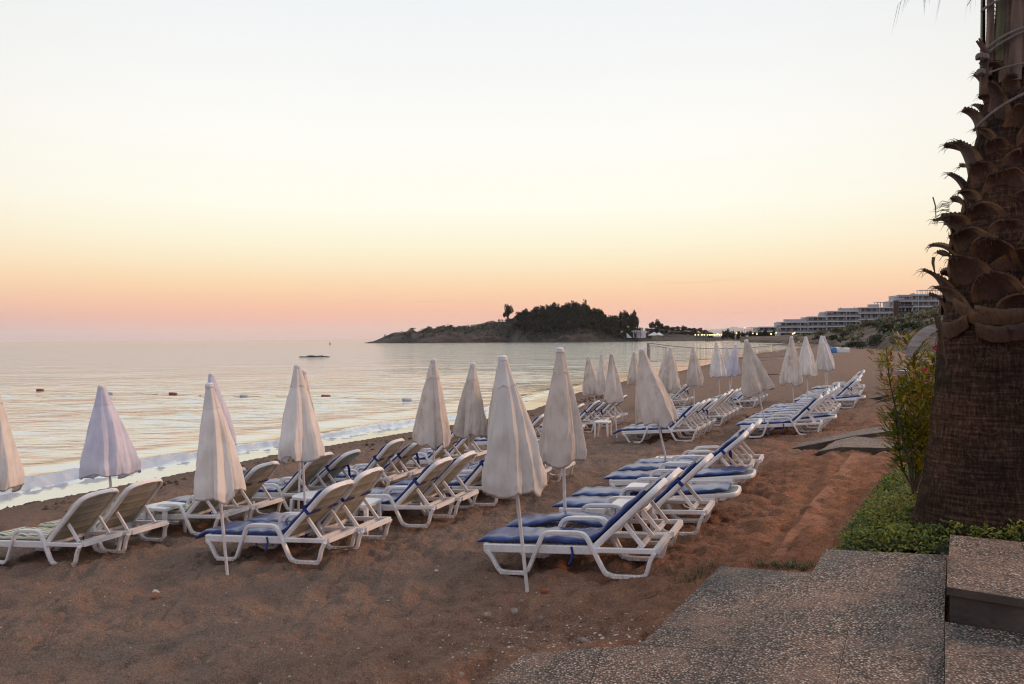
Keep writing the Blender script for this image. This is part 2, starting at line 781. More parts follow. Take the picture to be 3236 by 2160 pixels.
# landward row by the concrete edge
A_px = [(2078, 1739), (2126, 1687), (2233, 1615), (2265, 1578), (2322, 1517), (2346, 1490), (2378, 1469), (2406, 1453)]
put_row([corner(*p) for p in A_px], [(B, 41, .12, 0, 9, .02), HUMP, U1, FL, FL, U3, U2, BARE],
        'the group by the concrete edge', 'loungers beside the concrete edge', 22,
        ['cushion bunched on the seat', 'cushion heaped up, back raised', None, None, None, 'loose strap end', None, None])
put_row(row_pts((7.4, 18.3), (.455, .89), [0, .72, 1.75, 2.47, 3.5, 4.22, 5.25, 5.97]), [U1, FL, U2, U4, U2, U1, U2, U4],
        'the group behind the curved slabs', 'loungers behind the curved slabs', 21)
put_row(row_pts((11.5, 25.6), (.45, .89), [0, .72, 1.75, 2.47, 3.5, 4.22, 6.3, 7.0]), [FL, U1, U3, U2, G1, U2, U1, G1],
        'the farthest right group', 'loungers in the farthest right group', 21)
# middle rows
put_row(row_pts((4.55, 18.9), (.42, .907), [0, .75, 1.5, 2.25, 4.0, 4.75, 5.5, 6.25, 7.1]), [D1, U2, U1, U3, G1, U2, U4, U2, U1],
        'the middle group past bare sand', 'loungers in the middle group', 21)
put_row(row_pts((9.1, 28.6), (.45, .89), [0, .72, 1.8, 2.5]), [U1, U2, (B, 32, .12, 1, 10, 0), U2],
        'the farthest middle group', 'loungers in the farthest middle group', 20)
M_px = [(1033, 1712), (1152, 1674), (1376, 1605), (1459, 1577), (1587, 1541), (1650, 1521), (1712, 1496), (1785, 1478)]
put_row([corner(*p) for p in M_px], [D1, (B, 47, .12, 1, 11, 0), U1, U2, U4, U2, U3, U1],
        'the near middle row', 'loungers in the near middle row', 21)
N_px = [(257, 1722), (411, 1684), (695, 1632), (805, 1604), (990, 1563), (1080, 1540), (1237, 1514), (1303, 1496)]
put_row([corner(*p) for p in N_px] + [(-1.17, 16.0), (-.80, 16.72)], [G1, (G, 43, .05, 0, 12, 0), (G, 41, .05, 0, 13, 0), U1, U2, U3, U4, U3, U1, U2],
        'the left seaward row', 'loungers in the seaward row', 21)
put_row([(.72, 18.7), (1.92, 21.9), (2.5, 23.1), (2.85, 23.9), (3.35, 24.8), (3.72, 25.6)], [U1, U2, U1, U3, U2, U1],
        'the far seaward group', 'loungers in the far seaward group', 21)
put_row([(7.2, 31.7), (7.6, 32.5)], [(G, 42, .1, 0, 14, 0), U3], 'the pair nearest the net', 'lounger pair near the net', 19)

# ------------------------------------------------------------------ side tables


def side_table(x, y, yaw, label, h=.44, w=.46, rounded=False):
    root = thing('side_table', (x, y, gz(x, y)), (0, 0, math.radians(yaw)), label, 'table', 'white plastic side tables')
    m = MB()
    n = 40
    e = .55 if rounded else .22
    rings = []
    for (k, z) in [(.90, h - .045), (1.0, h - .04), (1.0, h - .008), (.975, h)]:
        ring = []
        for i in range(n):
            a = 2 * PI * i / n
            c, s = math.cos(a), math.sin(a)
            ring.append((k * w / 2 * math.copysign(abs(c) ** e, c), k * w / 2 * math.copysign(abs(s) ** e, s), z))
        rings.append(ring)
    m.rings(rings)
    m.build('table_top', M['plastic'], root, 35)
    for sx in (-1, 1):
        for sy in (-1, 1):
            l = MB()
            a, b = w * .40, w * .45
            r = []
            for (q, z, t) in [(a, h - .04, .028), (b, -.03, .016)]:
                r.append([(sx * q - t, sy * q - t, z), (sx * q + t, sy * q - t, z), (sx * q + t, sy * q + t, z), (sx * q - t, sy * q + t, z)])
            l.rings(r[::-1])
            l.build('leg', M['plastic'], root)
    return root


p = on_ground(520, 1596, .44)
side_table(p.x, p.y, -20, 'square white plastic table between the green striped loungers at left')
p = on_ground(990, 1562, .44)
side_table(p.x, p.y, -20, 'white plastic table with rounded top behind the left umbrella pole', rounded=True, w=.55)
p = on_ground(1140, 1583, .44)
tt = side_table(p.x, p.y, -18, 'square white plastic table carrying a rolled orange towel')
m = MB()
rr = []
for i in range(9):
    x = -.14 + .28 * i / 8
    rr.append([(x, .045 * math.cos(a) * (1 - .1 * abs(i - 4) / 4), .036 + .036 * math.sin(a)) for a in [2 * PI * j / 14 for j in range(14)]])
m.rings(rr)
m.rings([[(x * .9, y * .55, z + .035) for x, y, z in r] for r in rr[1:6]])
tw = m.build('towel', M['orange'])
tw.location = (p.x - .10, p.y + .02, gz(p.x, p.y) + .441)
tw.rotation_euler = (0, 0, -.15)
tag(tw, 'rolled orange towel lying on a white plastic table', 'towel')
side_table(1.45, 9.35, -22, 'white plastic table half hidden behind the bunched blue cushion')
p = on_ground(1905, 1330, .44)
side_table(p.x, p.y, -22, 'white plastic table in the shade of the large central umbrella', w=.42)
p = on_ground(2033, 1545, .40)
side_table(p.x, p.y, -22, 'white plastic table between raised loungers by the concrete edge', w=.42)

# ------------------------------------------------------------------ closed umbrellas


def canopy_mesh(seed, name, mat, wide=1.0, L=1.30):
    rnd = random.Random(seed * 7 + 1)
    nA, nZ = 168, 46
    prof = [(0, .038), (.03, .046), (.27, .100), (.30, .112), (.45, .155), (.75, .228), (1.0, .282), (1.18, .318), (1.30, .335)]

    def R(z):
        for (a, b), (c, d) in zip(prof, prof[1:]):
            if z <= c:
                t = (z - a) / (c - a)
                return b + (d - b) * t
        return prof[-1][1]
    nf = 8
    # unevenly gathered pleats: angle of every rib, depth of every valley, drop of every panel
    cuts = sorted((k + rnd.uniform(-.30, .30)) / nf * 2 * PI for k in range(nf))
    deep = [rnd.uniform(.30, 1.0) for _ in range(nf)]
    out = [rnd.uniform(.90, 1.10) for _ in range(nf)]
    drop_ = [rnd.uniform(-.12, .05) for _ in range(nf)]
    skew = [rnd.uniform(.28, .72) for _ in range(nf)]
    tw = rnd.uniform(-.35, .35)
    lean = (rnd.uniform(-.035, .035), rnd.uniform(-.035, .035))
    kick = rnd.randrange(nf)
    tuck = rnd.uniform(.2, .9)

    TT, ZZ = np.meshgrid(np.arange(168) / 168 * 2 * PI, np.arange(46) / 45, indexing='ij')
    wrapx = np.minimum(TT, 2 * PI - TT) * 1.0
    sw = TT + .5 * ZZ * math.sin(seed)
    NOI = (vnoise(np.cos(sw) * 3.2 + seed * 3 + 50, np.sin(sw) * 3.2 + ZZ * .8 + 50) - .5) * .75
    NOI += (vnoise(np.cos(sw) * 7.5 + seed + 90, np.sin(sw) * 7.5 + ZZ * 1.6 + 20) - .5) * .42
    NOI += (vnoise(np.cos(sw) * 14 + seed + 90, np.sin(sw) * 14 + ZZ * 7 + 20) - .5) * .12

    def shape(th, t):
        th = (th - tw * t) % (2 * PI)
        k = nf - 1
        for q in range(nf):
            if th >= cuts[q]:
                k = q
        if th < cuts[0]:
            k = nf - 1
        a = cuts[k]
        b = cuts[(k + 1) % nf]
        span = (b - a) % (2 * PI)
        f = ((th - a) % (2 * PI)) / span
        s = skew[k] + .12 * math.sin(t * 4 + k)
        s = max(.15, min(.85, s))
        g = f / s if f < s else (1 - f) / (1 - s)         # 0 at the ribs, 1 in the valley
        g = max(0.0, g) ** .85
        rib = out[k] * (1 - f) + out[(k + 1) % nf] * f
        v = rib * (1 - g * deep[k] * (.20 + .30 * t) * min(1.3, span))
        # small crumples
        v *= 1 + .022 * t * math.sin(9 * f * span + 13 * t + k * 2.1) + .014 * math.sin(23 * t + 5 * th + k)
        nn = float(vnoise([th * 3.6 + seed * 5], [t * 1.3 + seed])[0]) - .5 if False else NOI[int(th / (2 * PI) * 167.99), int(t * 45.99)]
        v *= 1 + nn * (.05 + .30 * t)
        d = drop_[k] * max(0.0, math.sin(f * PI)) ** .8
        if k == kick:
            v *= 1 + .20 * math.exp(-((t - .80) / .14) ** 2) * math.sin(f * PI) * tuck
            d += .07 * math.sin(f * PI) * tuck
        return v, d
    m = MB()
    rings = []
    for i in range(nZ):
        zz = L * (i / (nZ - 1)) ** .92
        t = zz / L
        ring = []
        for j in range(nA):
            th = 2 * PI * j / nA
            v, d = shape(th, t)
            r = R(zz / L * 1.30) * wide * v
            r *= 1 - .05 * smooth01((t - .90) / .10)
            ring.append((r * math.cos(th) + lean[0] * t, r * math.sin(th) + lean[1] * t, -zz + d * t ** 5))
        rings.append(ring)
    rings.append([(x * .94, y * .94, z + .016) for x, y, z in rings[-1]])
    m.rings(rings, caps=False)
    can = m.mesh(name, mat, 0)
    can.polygons.foreach_set('use_smooth', [True] * len(can.polygons))
    # upper flap of the vent
    m = MB()
    rings = []
    for i in range(9):
        z = .018 + .262 * i / 8
        ring = []
        for j in range(nA):
            th = 2 * PI * j / nA
            v, d = shape(th, z / L)
            r = R(z) * wide ** .5 * v + .004 + .006 * (i / 8) ** 2
            ring.append((r * math.cos(th) + lean[0] * z / L, r * math.sin(th) + lean[1] * z / L, -z - .012 * math.sin(th * 5 + seed) * (i / 8) ** 3))
        rings.append(ring)
    m.rings(rings, caps=False)
    flap = m.mesh('top_flap', mat, 0)
    flap.polygons.foreach_set('use_smooth', [True] * len(flap.polygons))
    # cap
    m = MB()
    rings = [[(r * math.cos(2 * PI * j / 20), r * math.sin(2 * PI * j / 20), z) for j in range(20)] for (r, z) in
             [(.046, -.034), (.052, -.028), (.052, -.006), (.046, .000), (.050, .006), (.040, .020), (.016, .028)]]
    m.rings(rings)
    capm = m.mesh('cap', M['pole'], 40)
    return can, flap, capm


def smooth01(t):
    t = max(0, min(1, t))
    return t * t * (3 - 2 * t)


UC = {}


def umbrella(i, cap, bot, low, colour, label, seed, wide=1.0, stretch=1.0, spin=0.0, depth=None):
    """cap: photo pixel of the top; bot: y pixel of the canopy hem; low: a pixel on the pole lower down"""
    D = depth or 1.30 * F_PX / (bot - cap[1]) * stretch
    T = at_depth(cap[0], cap[1], D)
    Q = at_depth(low[0], low[1], D)
    d = (Q - T).normalized()
    g = gz(T.x, T.y)
    t = (g - T.z) / d.z
    for _ in range(4):
        b = T + d * t
        t = (gz(b.x, b.y) - T.z) / d.z
    base = T + d * t
    H = t
    up = -d
    # random lean along the view too
    rot = Vector((0, 0, 1)).rotation_difference(up).to_euler()
    root = thing('closed_umbrella', base, rot, label, 'umbrella', 'closed beach umbrellas')
    key = (seed, colour, wide, round(stretch, 2))
    if key not in UC:
        UC[key] = canopy_mesh(seed, 'canopy', M[colour], wide, 1.30 * stretch)
    can, flap, capm = UC[key]
    for nm, me in (('canopy', can), ('top_flap', flap), ('cap', capm)):
        o = bpy.data.objects.new(nm, me)
        COL.objects.link(o)
        o.parent = root
        o.location = (0, 0, H - .03)
        o.rotation_euler = (0, 0, spin)
        if nm != 'cap':
            o.scale = (1 + .10 * math.sin(i * 2.3), 1 + .10 * math.cos(i * 1.7), 1)
    m = MB()
    m.tube([(0, 0, -.12), (0, 0, H * .5), (0, 0, H - .03)], [.0185, .0185, .016], 12)
    m.build('pole', M['pole'], root, 60)
    return root


CW, CC, CL = 'canvas_warm', 'canvas', 'canvas_lilac'
UM = [
    ((-22, 1195), 1528, (-15, 1600), CC, 'cream closed umbrella cut by the left picture edge', 1, 1.0, 1, .3),
    ((320, 1214), 1492, (352, 1560), CL, 'lilac white closed umbrella standing over the green striped loungers at left', 2, 1.08, 1, .0),
    ((661, 1208), 1557, (717, 1798), CC, 'cream closed umbrella nearest the camera at left, pole before a blue lounger', 3, 1.06, 1, .5),
    ((667, 1178), 1407, (690, 1450), CL, 'lilac umbrella mostly hidden behind the near left cream umbrella', 2, 1.0, 1, 1.2),
    ((939, 1150), 1440, (964, 1592), CC, 'cream closed umbrella beside the reef, pole by a white table', 4, 1.0, 1, .2),
    ((958, 1166), 1425, (948, 1460), CW, 'cream umbrella peeking out from directly behind another, pole near the surf', 5, .95, 1, .9),
    ((1370, 1132), 1388, (1371, 1460), CW, 'stained cream closed umbrella left of the crooked one, below the headland', 6, 1.0, 1, 2.1),
    ((1495, 1144), 1366, (1481, 1437), CW, 'crooked crumpled beige umbrella close to the waterline', 7, 1.05, 1, .4),
    ((1587, 1120), 1534, (1665, 1854), CC, 'large white closed umbrella nearest the camera, pole leaning before blue cushion', 8, 1.0, 1, .15),
    ((1578, 1150), 1375, (1600, 1450), CW, 'umbrella almost wholly hidden behind the large white front umbrella', 5, 1.1, 1, .0),
    ((1769, 1096), 1442, (1786, 1630), CW, 'tall brown stained umbrella right of the large white front one', 9, 1.06, 1, 1.0),
    ((1858, 1123), 1240, (1879, 1265), CW, 'leaning grey beige umbrella beside the waterline, leftmost of three', 10, 1.05, 1, .6),
    ((1901, 1115), 1236, (1915, 1265), CW, 'umbrella with dark top, middle of the three left of the big one', 11, 1.0, 1, 1.5),
    ((1931, 1114), 1263, (1951, 1400), CW, 'beige umbrella with long pole, rightmost of three left of the big one', 12, .98, 1, .9),
    ((2003, 1109), 1208, (2010, 1240), CW, 'small distant umbrella just left of the big central right umbrella', 10, 1.0, 1, .2),
    ((2026, 1099), 1331, (2110, 1473), CW, 'big pink beige umbrella with steeply leaning pole before the middle loungers', 13, 1.06, 1, .35),
    ((2036, 1097), 1195, (2046, 1240), CW, 'umbrella tip showing between the big beige umbrella and the net post', 11, .9, 1, .5),
    ((2105, 1102), 1190, (2099, 1240), CW, 'thin umbrella partly behind a wider one, right of the net post', 10, 1.0, 1, 1.9),
    ((2118, 1096), 1228, (2114, 1292), CW, 'wide beige umbrella under the net beside a lone lounger pair', 6, 1.05, 1, 1.4),
    ((2190, 1093), 1212, (2194, 1266), CW, 'grey beige umbrella standing alone at the middle of the net', 4, .98, 1, 2.6),
    ((2263, 1080), 1184, (2274, 1237), CC, 'pale umbrella with dark central fold right of the net middle', 12, .95, 1, .1),
    ((2297, 1095), 1184, (2306, 1222), CC, 'short far umbrella between a pale one and a lilac one', 11, .95, 1, .7),
    ((2326, 1087), 1181, (2306, 1250), CL, 'lilac umbrella leaning right behind the big peach umbrella', 14, .95, 1, .3),
    ((2357, 1072), 1235, (2417, 1330), CW, 'big peach coloured umbrella with flared hem and leaning pole', 15, 1.22, 1, .55),
    ((2501, 1062), 1205, (2508, 1278), CW, 'leftmost of the umbrellas on the right, peach folds, below the hotel', 16, 1.08, 1, .8),
    ((2546, 1063), 1183, (2553, 1258), CC, 'plain white umbrella, middle one below the hotel', 17, 1.05, 1, .2),
    ((2595, 1060), 1163, (2611, 1226), CC, 'grey white umbrella in front of a lilac one near the beached boat', 18, 1.05, 1, .0),
    ((2604, 1061), 1160, (2616, 1217), CL, 'lilac umbrella tucked behind a grey white one near the beached boat', 14, 1.1, 1, 1.0),
]
for i, u in enumerate(UM):
    umbrella(i, *u)
# ------------------------------------------------------------------ sand
def sand_mat():
    k = NT('sand')
    v = k.coords((1, 1, 1))
    big = k.noise(v, .35, 3)
    mid = k.noise(v, 4.5, 7, .72)
    fine = k.noise(v, 75, 4, .75)
    c = k.ramp(big, [(.32, (.205, .092, .050)), (.55, (.265, .132, .077)), (.70, (.215, .136, .096))])
    at0 = k.node('ShaderNodeAttribute', attribute_name='shore')
    c = k.mix(k.ramp(at0.outputs['Fac'], [(.475, (0, 0, 0)), (.52, (.8, .8, .8))]), c, k.ramp(big, [(.35, (.26, .100, .047)), (.65, (.34, .145, .074))]))
    c2 = k.ramp(mid, [(.28, (.54, .52, .52)), (.48, (1.06, 1.05, 1.04)), (.68, (1.38, 1.36, 1.34))])
    c = k.mix(1.0, c, c2, 'MULTIPLY')
    c3 = k.ramp(fine, [(.30, (.45, .42, .40)), (.56, (1.05, 1.05, 1.05)), (.70, (1.9, 1.9, 1.9))])
    c = k.mix(1.0, c, c3, 'MULTIPLY')
    # greyer away from the red clay by the terrace, darker where it is wet
    at = k.node('ShaderNodeAttribute', attribute_name='shore')
    wet = k.ramp(at.outputs['Fac'], [(0.0, (1, 1, 1)), (.10, (0, 0, 0))])
    grey = k.ramp(at.outputs['Fac'], [(.38, (1, 1, 1)), (.51, (0, 0, 0))])
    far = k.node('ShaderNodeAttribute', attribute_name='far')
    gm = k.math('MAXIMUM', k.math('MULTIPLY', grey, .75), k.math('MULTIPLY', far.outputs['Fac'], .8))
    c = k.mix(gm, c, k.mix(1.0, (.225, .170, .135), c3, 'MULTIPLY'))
    c = k.mix(k.math('MULTIPLY', wet, .55), c, (.055, .038, .028))
    k.base(c)
    k.rough(.93)
    k.p.inputs['Specular IOR Level'].default_value = .2
    h1 = k.noise(v, 9, 5, .65)
    h2 = k.noise(v, 70, 3, .7)
    b1 = k.bump(h1, 1.0, .11)
    k.bump(h2, .6, .012, b1)
    return k.m


M['sand'] = sand_mat()


def relief(x, y):
    """footprints, scuffs and wind ripples"""
    w = .5 + vnoise(x * .45 + 40, y * .45 + 3)
    z = (vnoise(x * 1.9 + 3, y * 1.9) - .5) * .070
    z += (vnoise(x * 4.6, y * 4.1 + 7) - .5) * (.055 + .04 * w)
    z -= np.clip(.62 - np.abs(vnoise(x * 3.3 + 21, y * 3.3 + 5) - .5) * 7, 0, 1) * .030 * w      # scuffed furrows
    z -= np.clip(vnoise(x * 6.5 + 61, y * 6.0 + 15) - .60, 0, 1) * .14                      # heel pits
    z += np.abs(vnoise(x * 10.5 + 11, y * 10.5) - .5) * -.036
    z += (vnoise(x * 17, y * 17) - .5) * .022
    z += (vnoise(x * 33, y * 33) - .5) * .012
    return z


th = np.radians(np.linspace(-58, 58, 900))
r = [2.2]
while r[-1] < 900:
    g = .0042 if r[-1] < 13 else (.0075 if r[-1] < 40 else .02)
    r.append(r[-1] * (1 + g))
r = np.array(r)
Rr, Th = np.meshgrid(r, th, indexing='ij')
X = Rr * np.sin(Th)
Y = Rr * np.cos(Th) - .5
P2 = np.stack([X.reshape(-1), Y.reshape(-1)], 1)
sd = shore_dist(P2).reshape(X.shape)
Z = profile(sd, Y)
amp = np.clip((60 - Rr) / 40, .15, 1)
Z = Z + relief(X, Y) * 1.12 * amp * np.clip(.35 + sd / 3, .1, 1)
# dry weed and shell line at the edge of the water
edge = np.exp(-((sd - .7 - vnoise(X * .5, Y * .5)) / .45) ** 2)
Z = Z + edge * (vnoise(X * 3.1 + 50, Y * 3.1) ** 2) * .10 * np.clip((60 - Rr) / 30, 0, 1)
# the strip of sand that rises gently in the far bend of the bay
spit = np.exp(-(((X - 92) / 9) ** 2 + ((Y - 226) / 20) ** 2))
Z = np.maximum(Z, np.where(sd > .5, -.9 + .95 * spit, -9))
# hollow out the bed of the paving
bed = [(0.02, 5.6), (.93, 5.45), (1.86, 6.85), (2.5, 6.35), (2.84, 6.85), (6.2, 6.3), (6.5, 2.0), (-.5, 2.0), (-.5, 3.6)]


def in_bed(px_, py_, poly):
    c = np.zeros(px_.shape, bool)
    j_ = len(poly) - 1
    for i_ in range(len(poly)):
        xi, yi = poly[i_]
        xj, yj = poly[j_]
        with np.errstate(divide='ignore', invalid='ignore'):
            hit = ((yi > py_) != (yj > py_)) & (px_ < (xj - xi) * (py_ - yi) / (yj - yi + 1e-12) + xi)
        c ^= hit
        j_ = i_
    return c


Z = np.where(in_bed(X, Y, bed), np.minimum(Z, .04 + .15 * X - .12), Z)
grid_mesh('sand', X, Y, Z, M['sand'], keep=sd > -8,
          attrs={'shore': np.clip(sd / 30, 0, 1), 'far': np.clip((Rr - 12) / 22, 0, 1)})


# ------------------------------------------------------------------ water
def water_mat():
    k = NT('sea_water')
    tc = k.node('ShaderNodeTexCoord')
    rot = k.node('ShaderNodeMapping')
    rot.inputs['Rotation'].default_value = (0, 0, math.radians(-12))
    rot.inputs['Scale'].default_value = (.40, 1.0, 1)
    k.link(tc.outputs['Object'], rot.inputs['Vector'])
    v = rot.outputs['Vector']
    n1 = k.noise(v, .42, 3, .55)
    n2 = k.noise(v, 1.9, 3, .55)
    n3 = k.noise(v, .11, 2, .5)
    h = k.math('ADD', k.math('MULTIPLY', n1, .9), k.math('MULTIPLY', n2, .26))
    h = k.math('ADD', h, k.math('MULTIPLY', n3, 1.4))
    calm = k.node('ShaderNodeAttribute', attribute_name='calm')
    bp = k.node('ShaderNodeBump')
    bp.inputs['Distance'].default_value = .72
    k.link(k.math('MULTIPLY', calm.outputs['Fac'], 1.0), bp.inputs['Strength'])
    k.link(h, bp.inputs['Height'])
    k.link(bp.outputs['Normal'], k.p.inputs['Normal'])
    k.base((.055, .068, .072))
    k.rough(.07)
    k.p.inputs['IOR'].default_value = 4.5
    k.p.inputs['Specular IOR Level'].default_value = .9
    # foam
    fo = k.node('ShaderNodeBsdfPrincipled')
    fo.inputs['Base Color'].default_value = (.46, .52, .58, 1)
    fo.inputs['Roughness'].default_value = .85
    v2 = k.coords((1, 1, 1))
    f1 = k.noise(v2, 7, 5, .7)
    fb = k.node('ShaderNodeBump')
    fb.inputs['Strength'].default_value = .6
    fb.inputs['Distance'].default_value = .05
    k.link(f1, fb.inputs['Height'])
    k.link(fb.outputs['Normal'], fo.inputs['Normal'])
    at = k.node('ShaderNodeAttribute', attribute_name='foam')
    fac = k.math('ADD', at.outputs['Fac'], k.math('MULTIPLY', k.math('SUBTRACT', f1, .5), 1.0))
    mr = k.node('ShaderNodeMapRange')
    mr.inputs['From Min'].default_value = .30
    mr.inputs['From Max'].default_value = .62
    k.link(fac, mr.inputs['Value'])
    zero = k.math('MULTIPLY', mr.outputs['Result'], k.math('GREATER_THAN', at.outputs['Fac'], .02))
    mx = k.node('ShaderNodeMixShader')
    k.link(zero, mx.inputs[0])
    k.link(k.p.outputs[0], mx.inputs[1])
    k.link(fo.outputs[0], mx.inputs[2])
    k.link(mx.outputs[0], k.out.inputs['Surface'])
    return k.m


M['water'] = water_mat()
th = np.radians(np.linspace(-56, 50, 760))
r = [9.0]
while r[-1] < 27500:
    g = .0055 if r[-1] < 70 else (.014 if r[-1] < 400 else .06)
    r.append(r[-1] * (1 + g))
r = np.array(r)
Rr, Th = np.meshgrid(r, th, indexing='ij')
X = Rr * np.sin(Th)
Y = Rr * np.cos(Th)
P2 = np.stack([X.reshape(-1), Y.reshape(-1)], 1)
sd = -shore_dist(P2).reshape(X.shape)             # seaward distance
along = .45 * X + .89 * Y
near = np.clip((62 - Rr) / 30, 0, 1)
q0 = 1.75 + .7 * (vnoise(along * .10 + 2, along * 0) - .5) + .25 * (vnoise(along * .6, along * 0 + 4) - .5)
h0 = (.33 * np.clip((30 - Rr) / 14, .38, 1)) * (.75 + .5 * vnoise(along * .35 + 9, along * 0 + 1))
t = sd - q0
ridge = np.where(t < 0, np.exp(-(t / .34) ** 2), np.exp(-(t / .75) ** 2)) * h0 * near
foam = np.where(t < .05, np.clip(1.15 - np.abs(t + .20) / .45, 0, 1), np.clip(1 - (t - .05) / .8, 0, 1) * .72) * near
foam *= .55 + .6 * vnoise(along * 1.3, sd * 3) + .25 * vnoise(along * .25 + 8, sd * .2)
q1 = 4.6 + 1.6 * (vnoise(along * .07 + 30, along * 0) - .5)
ridge2 = np.exp(-((sd - q1) / .8) ** 2) * .10 * near * vnoise(along * .12 + 5, along * 0 + 2)
lace = np.clip(1 - np.abs(sd - .55) / .45, 0, 1) * .22 * near * (vnoise(along * .9 + 3, sd * 1.2) > .55)
swell = (vnoise(sd * .22, along * .035) - .5) * .10 + (vnoise(sd * .75 + 9, along * .13) - .5) * .05
swell *= np.clip((sd - 1.5) / 5, 0, 1) * np.clip((160 - Rr) / 100, 0, 1)
film = np.where(sd < q0 - .3, .0, 0)
ca, sa = math.cos(math.radians(-12)), math.sin(math.radians(-12))
wu, wv = X * ca + Y * sa, Y * ca - X * sa
chop = (vnoise(wu * .55 + 4, wv * 1.5) - .5) * .075 + (vnoise(wu * 1.1 + 14, wv * 3.1 + 5) - .5) * .035
chop *= .35 + .9 * vnoise(wu * .07 + 2, wv * .12 + 7)
chop *= np.clip((sd - 2.5) / 7, 0, 1) * np.clip((110 - Rr) / 60, 0, 1)
swell = swell + chop
Z = WATER_Z + .012 + ridge + ridge2 + swell + foam * ((vnoise(X * 5, Y * 5) - .5) * .14 + (vnoise(X * 12, Y * 12) - .5) * .06)
foam *= np.clip((34 - Rr) / 12, .45, 1)
calm = np.clip((sd - .6) / 7, .10, 1) * np.clip(40 / np.maximum(Rr, 40) + .62, 0, 1)
calm *= .42 + .50 * np.clip((Rr - 35) / 160, 0, 1)
calm *= .55 + .45 * np.clip((-X + .25 * Y) / (.9 * Rr) + .55, 0, 1)         # more sheltered inside the bay
grid_mesh('water', X, Y, Z, M['water'], keep=sd > -1.6,
          attrs={'foam': np.clip(foam + lace, 0, 1), 'calm': np.clip(calm, 0, 1)})

# ------------------------------------------------------------------ paving


def pebble_mat():
    k = NT('exposed_pebble_concrete')
    v = k.coords((1, 1, 1))
    vo = k.node('ShaderNodeTexVoronoi')
    vo.inputs['Scale'].default_value = 56
    vo.inputs['Randomness'].default_value = .95
    k.link(v, vo.inputs['Vector'])
    sep = k.node('ShaderNodeSeparateColor')
    k.link(vo.outputs['Color'], sep.inputs[0])
    c = k.ramp(sep.outputs[0], [(0, (.13, .11, .095)), (.18, (.30, .20, .15)), (.42, (.50, .36, .28)), (.62, (.32, .30, .28)), (.80, (.62, .49, .40)), (1, (.85, .76, .68))])
    d = k.ramp(vo.outputs['Distance'], [(.22, (1, 1, 1)), (.58, (.10, .085, .08))])
    c = k.mix(1.0, c, d, 'MULTIPLY')
    blot = k.noise(v, 1.1, 3, .5)
    c = k.mix(1.0, c, k.ramp(blot, [(.38, (.60, .62, .62)), (.60, (1.05, .98, .92))]), 'MULTIPLY')
    dust = k.ramp(k.noise(v, 2.3, 6, .7), [(.46, (0, 0, 0)), (.68, (1, 1, 1))])
    gap = k.ramp(vo.outputs['Distance'], [(.20, (.25, .25, .25)), (.50, (1, 1, 1))])
    c = k.mix(k.math('MULTIPLY', k.math('MULTIPLY', dust, gap), .55), c, (.36, .20, .135))
    k.base(c)
    k.rough(.6)
    inv = k.math('SUBTRACT', 1.0, vo.outputs['Distance'])
    k.bump(inv, 1.0, .022)
    return k.m


M['pebble'] = pebble_mat()
M['concrete'] = simple('stained_concrete', (.050, .038, .030), (.095, .072, .056), 3, .9, .5, .02, 30)
M['clay'] = simple('clay_covered_concrete', (.20, .080, .038), (.31, .13, .066), 4, .95, .9, .05, 12)


def slab_sheet(name, rows, thick, mats, parent, nsub=14):
    """paving bent in a curve: rows is a list of (left point, right point) across the path"""
    m = MB()
    top = []
    for i in range(len(rows) - 1):
        for s in range(nsub if True else 1):
            t = s / nsub
            a = Vector(rows[i][0]).lerp(Vector(rows[i + 1][0]), t)
            b = Vector(rows[i][1]).lerp(Vector(rows[i + 1][1]), t)
            top.append((a, b))
    top.append((Vector(rows[-1][0]), Vector(rows[-1][1])))
    rings = []
    for a, b in top:
        dn = Vector((0, 0, -thick))
        n = 10
        up = [a.lerp(b, j / n) for j in range(n + 1)]
        rings.append(up + [q + dn for q in up[::-1]])
    nn = len(rings[0])
    vs = [p for r_ in rings for p in r_]
    m.v = [tuple(p) for p in vs]
    for i in range(len(rings) - 1):
        for j in range(nn):
            a = i * nn + j
            b = i * nn + (j + 1) % nn
            m.f.append((a, a + nn, b + nn, b))
            m.mi.append(0 if j < 10 else 1)
    m.f.append(tuple(range(nn)))
    m.mi.append(1)
    m.f.append(tuple((len(rings) - 1) * nn + j for j in range(nn))[::-1])
    m.mi.append(1)
    return m.build(name, mats, parent, 30)


PM = [M['pebble'], M['concrete']]


def zs(x):
    return .04 + .15 * x


def on_slab(px, py):
    r_ = ray(px, py)
    # z = .04 + .15 x
    t = (.04 - EYE.z) / (r_.z - .15 * r_.x)
    p = EYE + r_ * t
    return Vector((p.x, p.y, zs(p.x)))


path = thing('pebble_path', (0, 0, 0), (0, 0, 0), 'broad pebble concrete path in the foreground sagging down to the sand', 'path')
path['kind'] = 'structure'


def flat_slab(name, pts, thick, parent, gap=.006):
    """a polygonal slab with a clean seam around it"""
    c = sum((Vector(p) for p in pts), Vector()) / len(pts)
    q = []
    for p in pts:
        d = Vector(p) - c
        q.append(Vector(p) - d.normalized() * gap)
    n = len(q)
    m = MB()
    ch = .003
    inner = []
    for p in q:
        d = p - c
        inner.append(p - d.normalized() * ch)
    m.add([p for p in inner], [tuple(range(n))], 0)
    low1 = [p - Vector((0, 0, ch)) for p in q]
    low2 = [p - Vector((0, 0, thick)) for p in q]
    vs = inner + low1 + low2
    fs = []
    for i in range(n):
        j = (i + 1) % n
        fs.append((i, n + i, n + j, j))
        fs.append((n + i, 2 * n + i, 2 * n + j, n + j))
    m.add(vs, fs, 1)
    return m.build(name, PM, parent, 25)


def L2(p, q, t):
    return p.lerp(q, t)


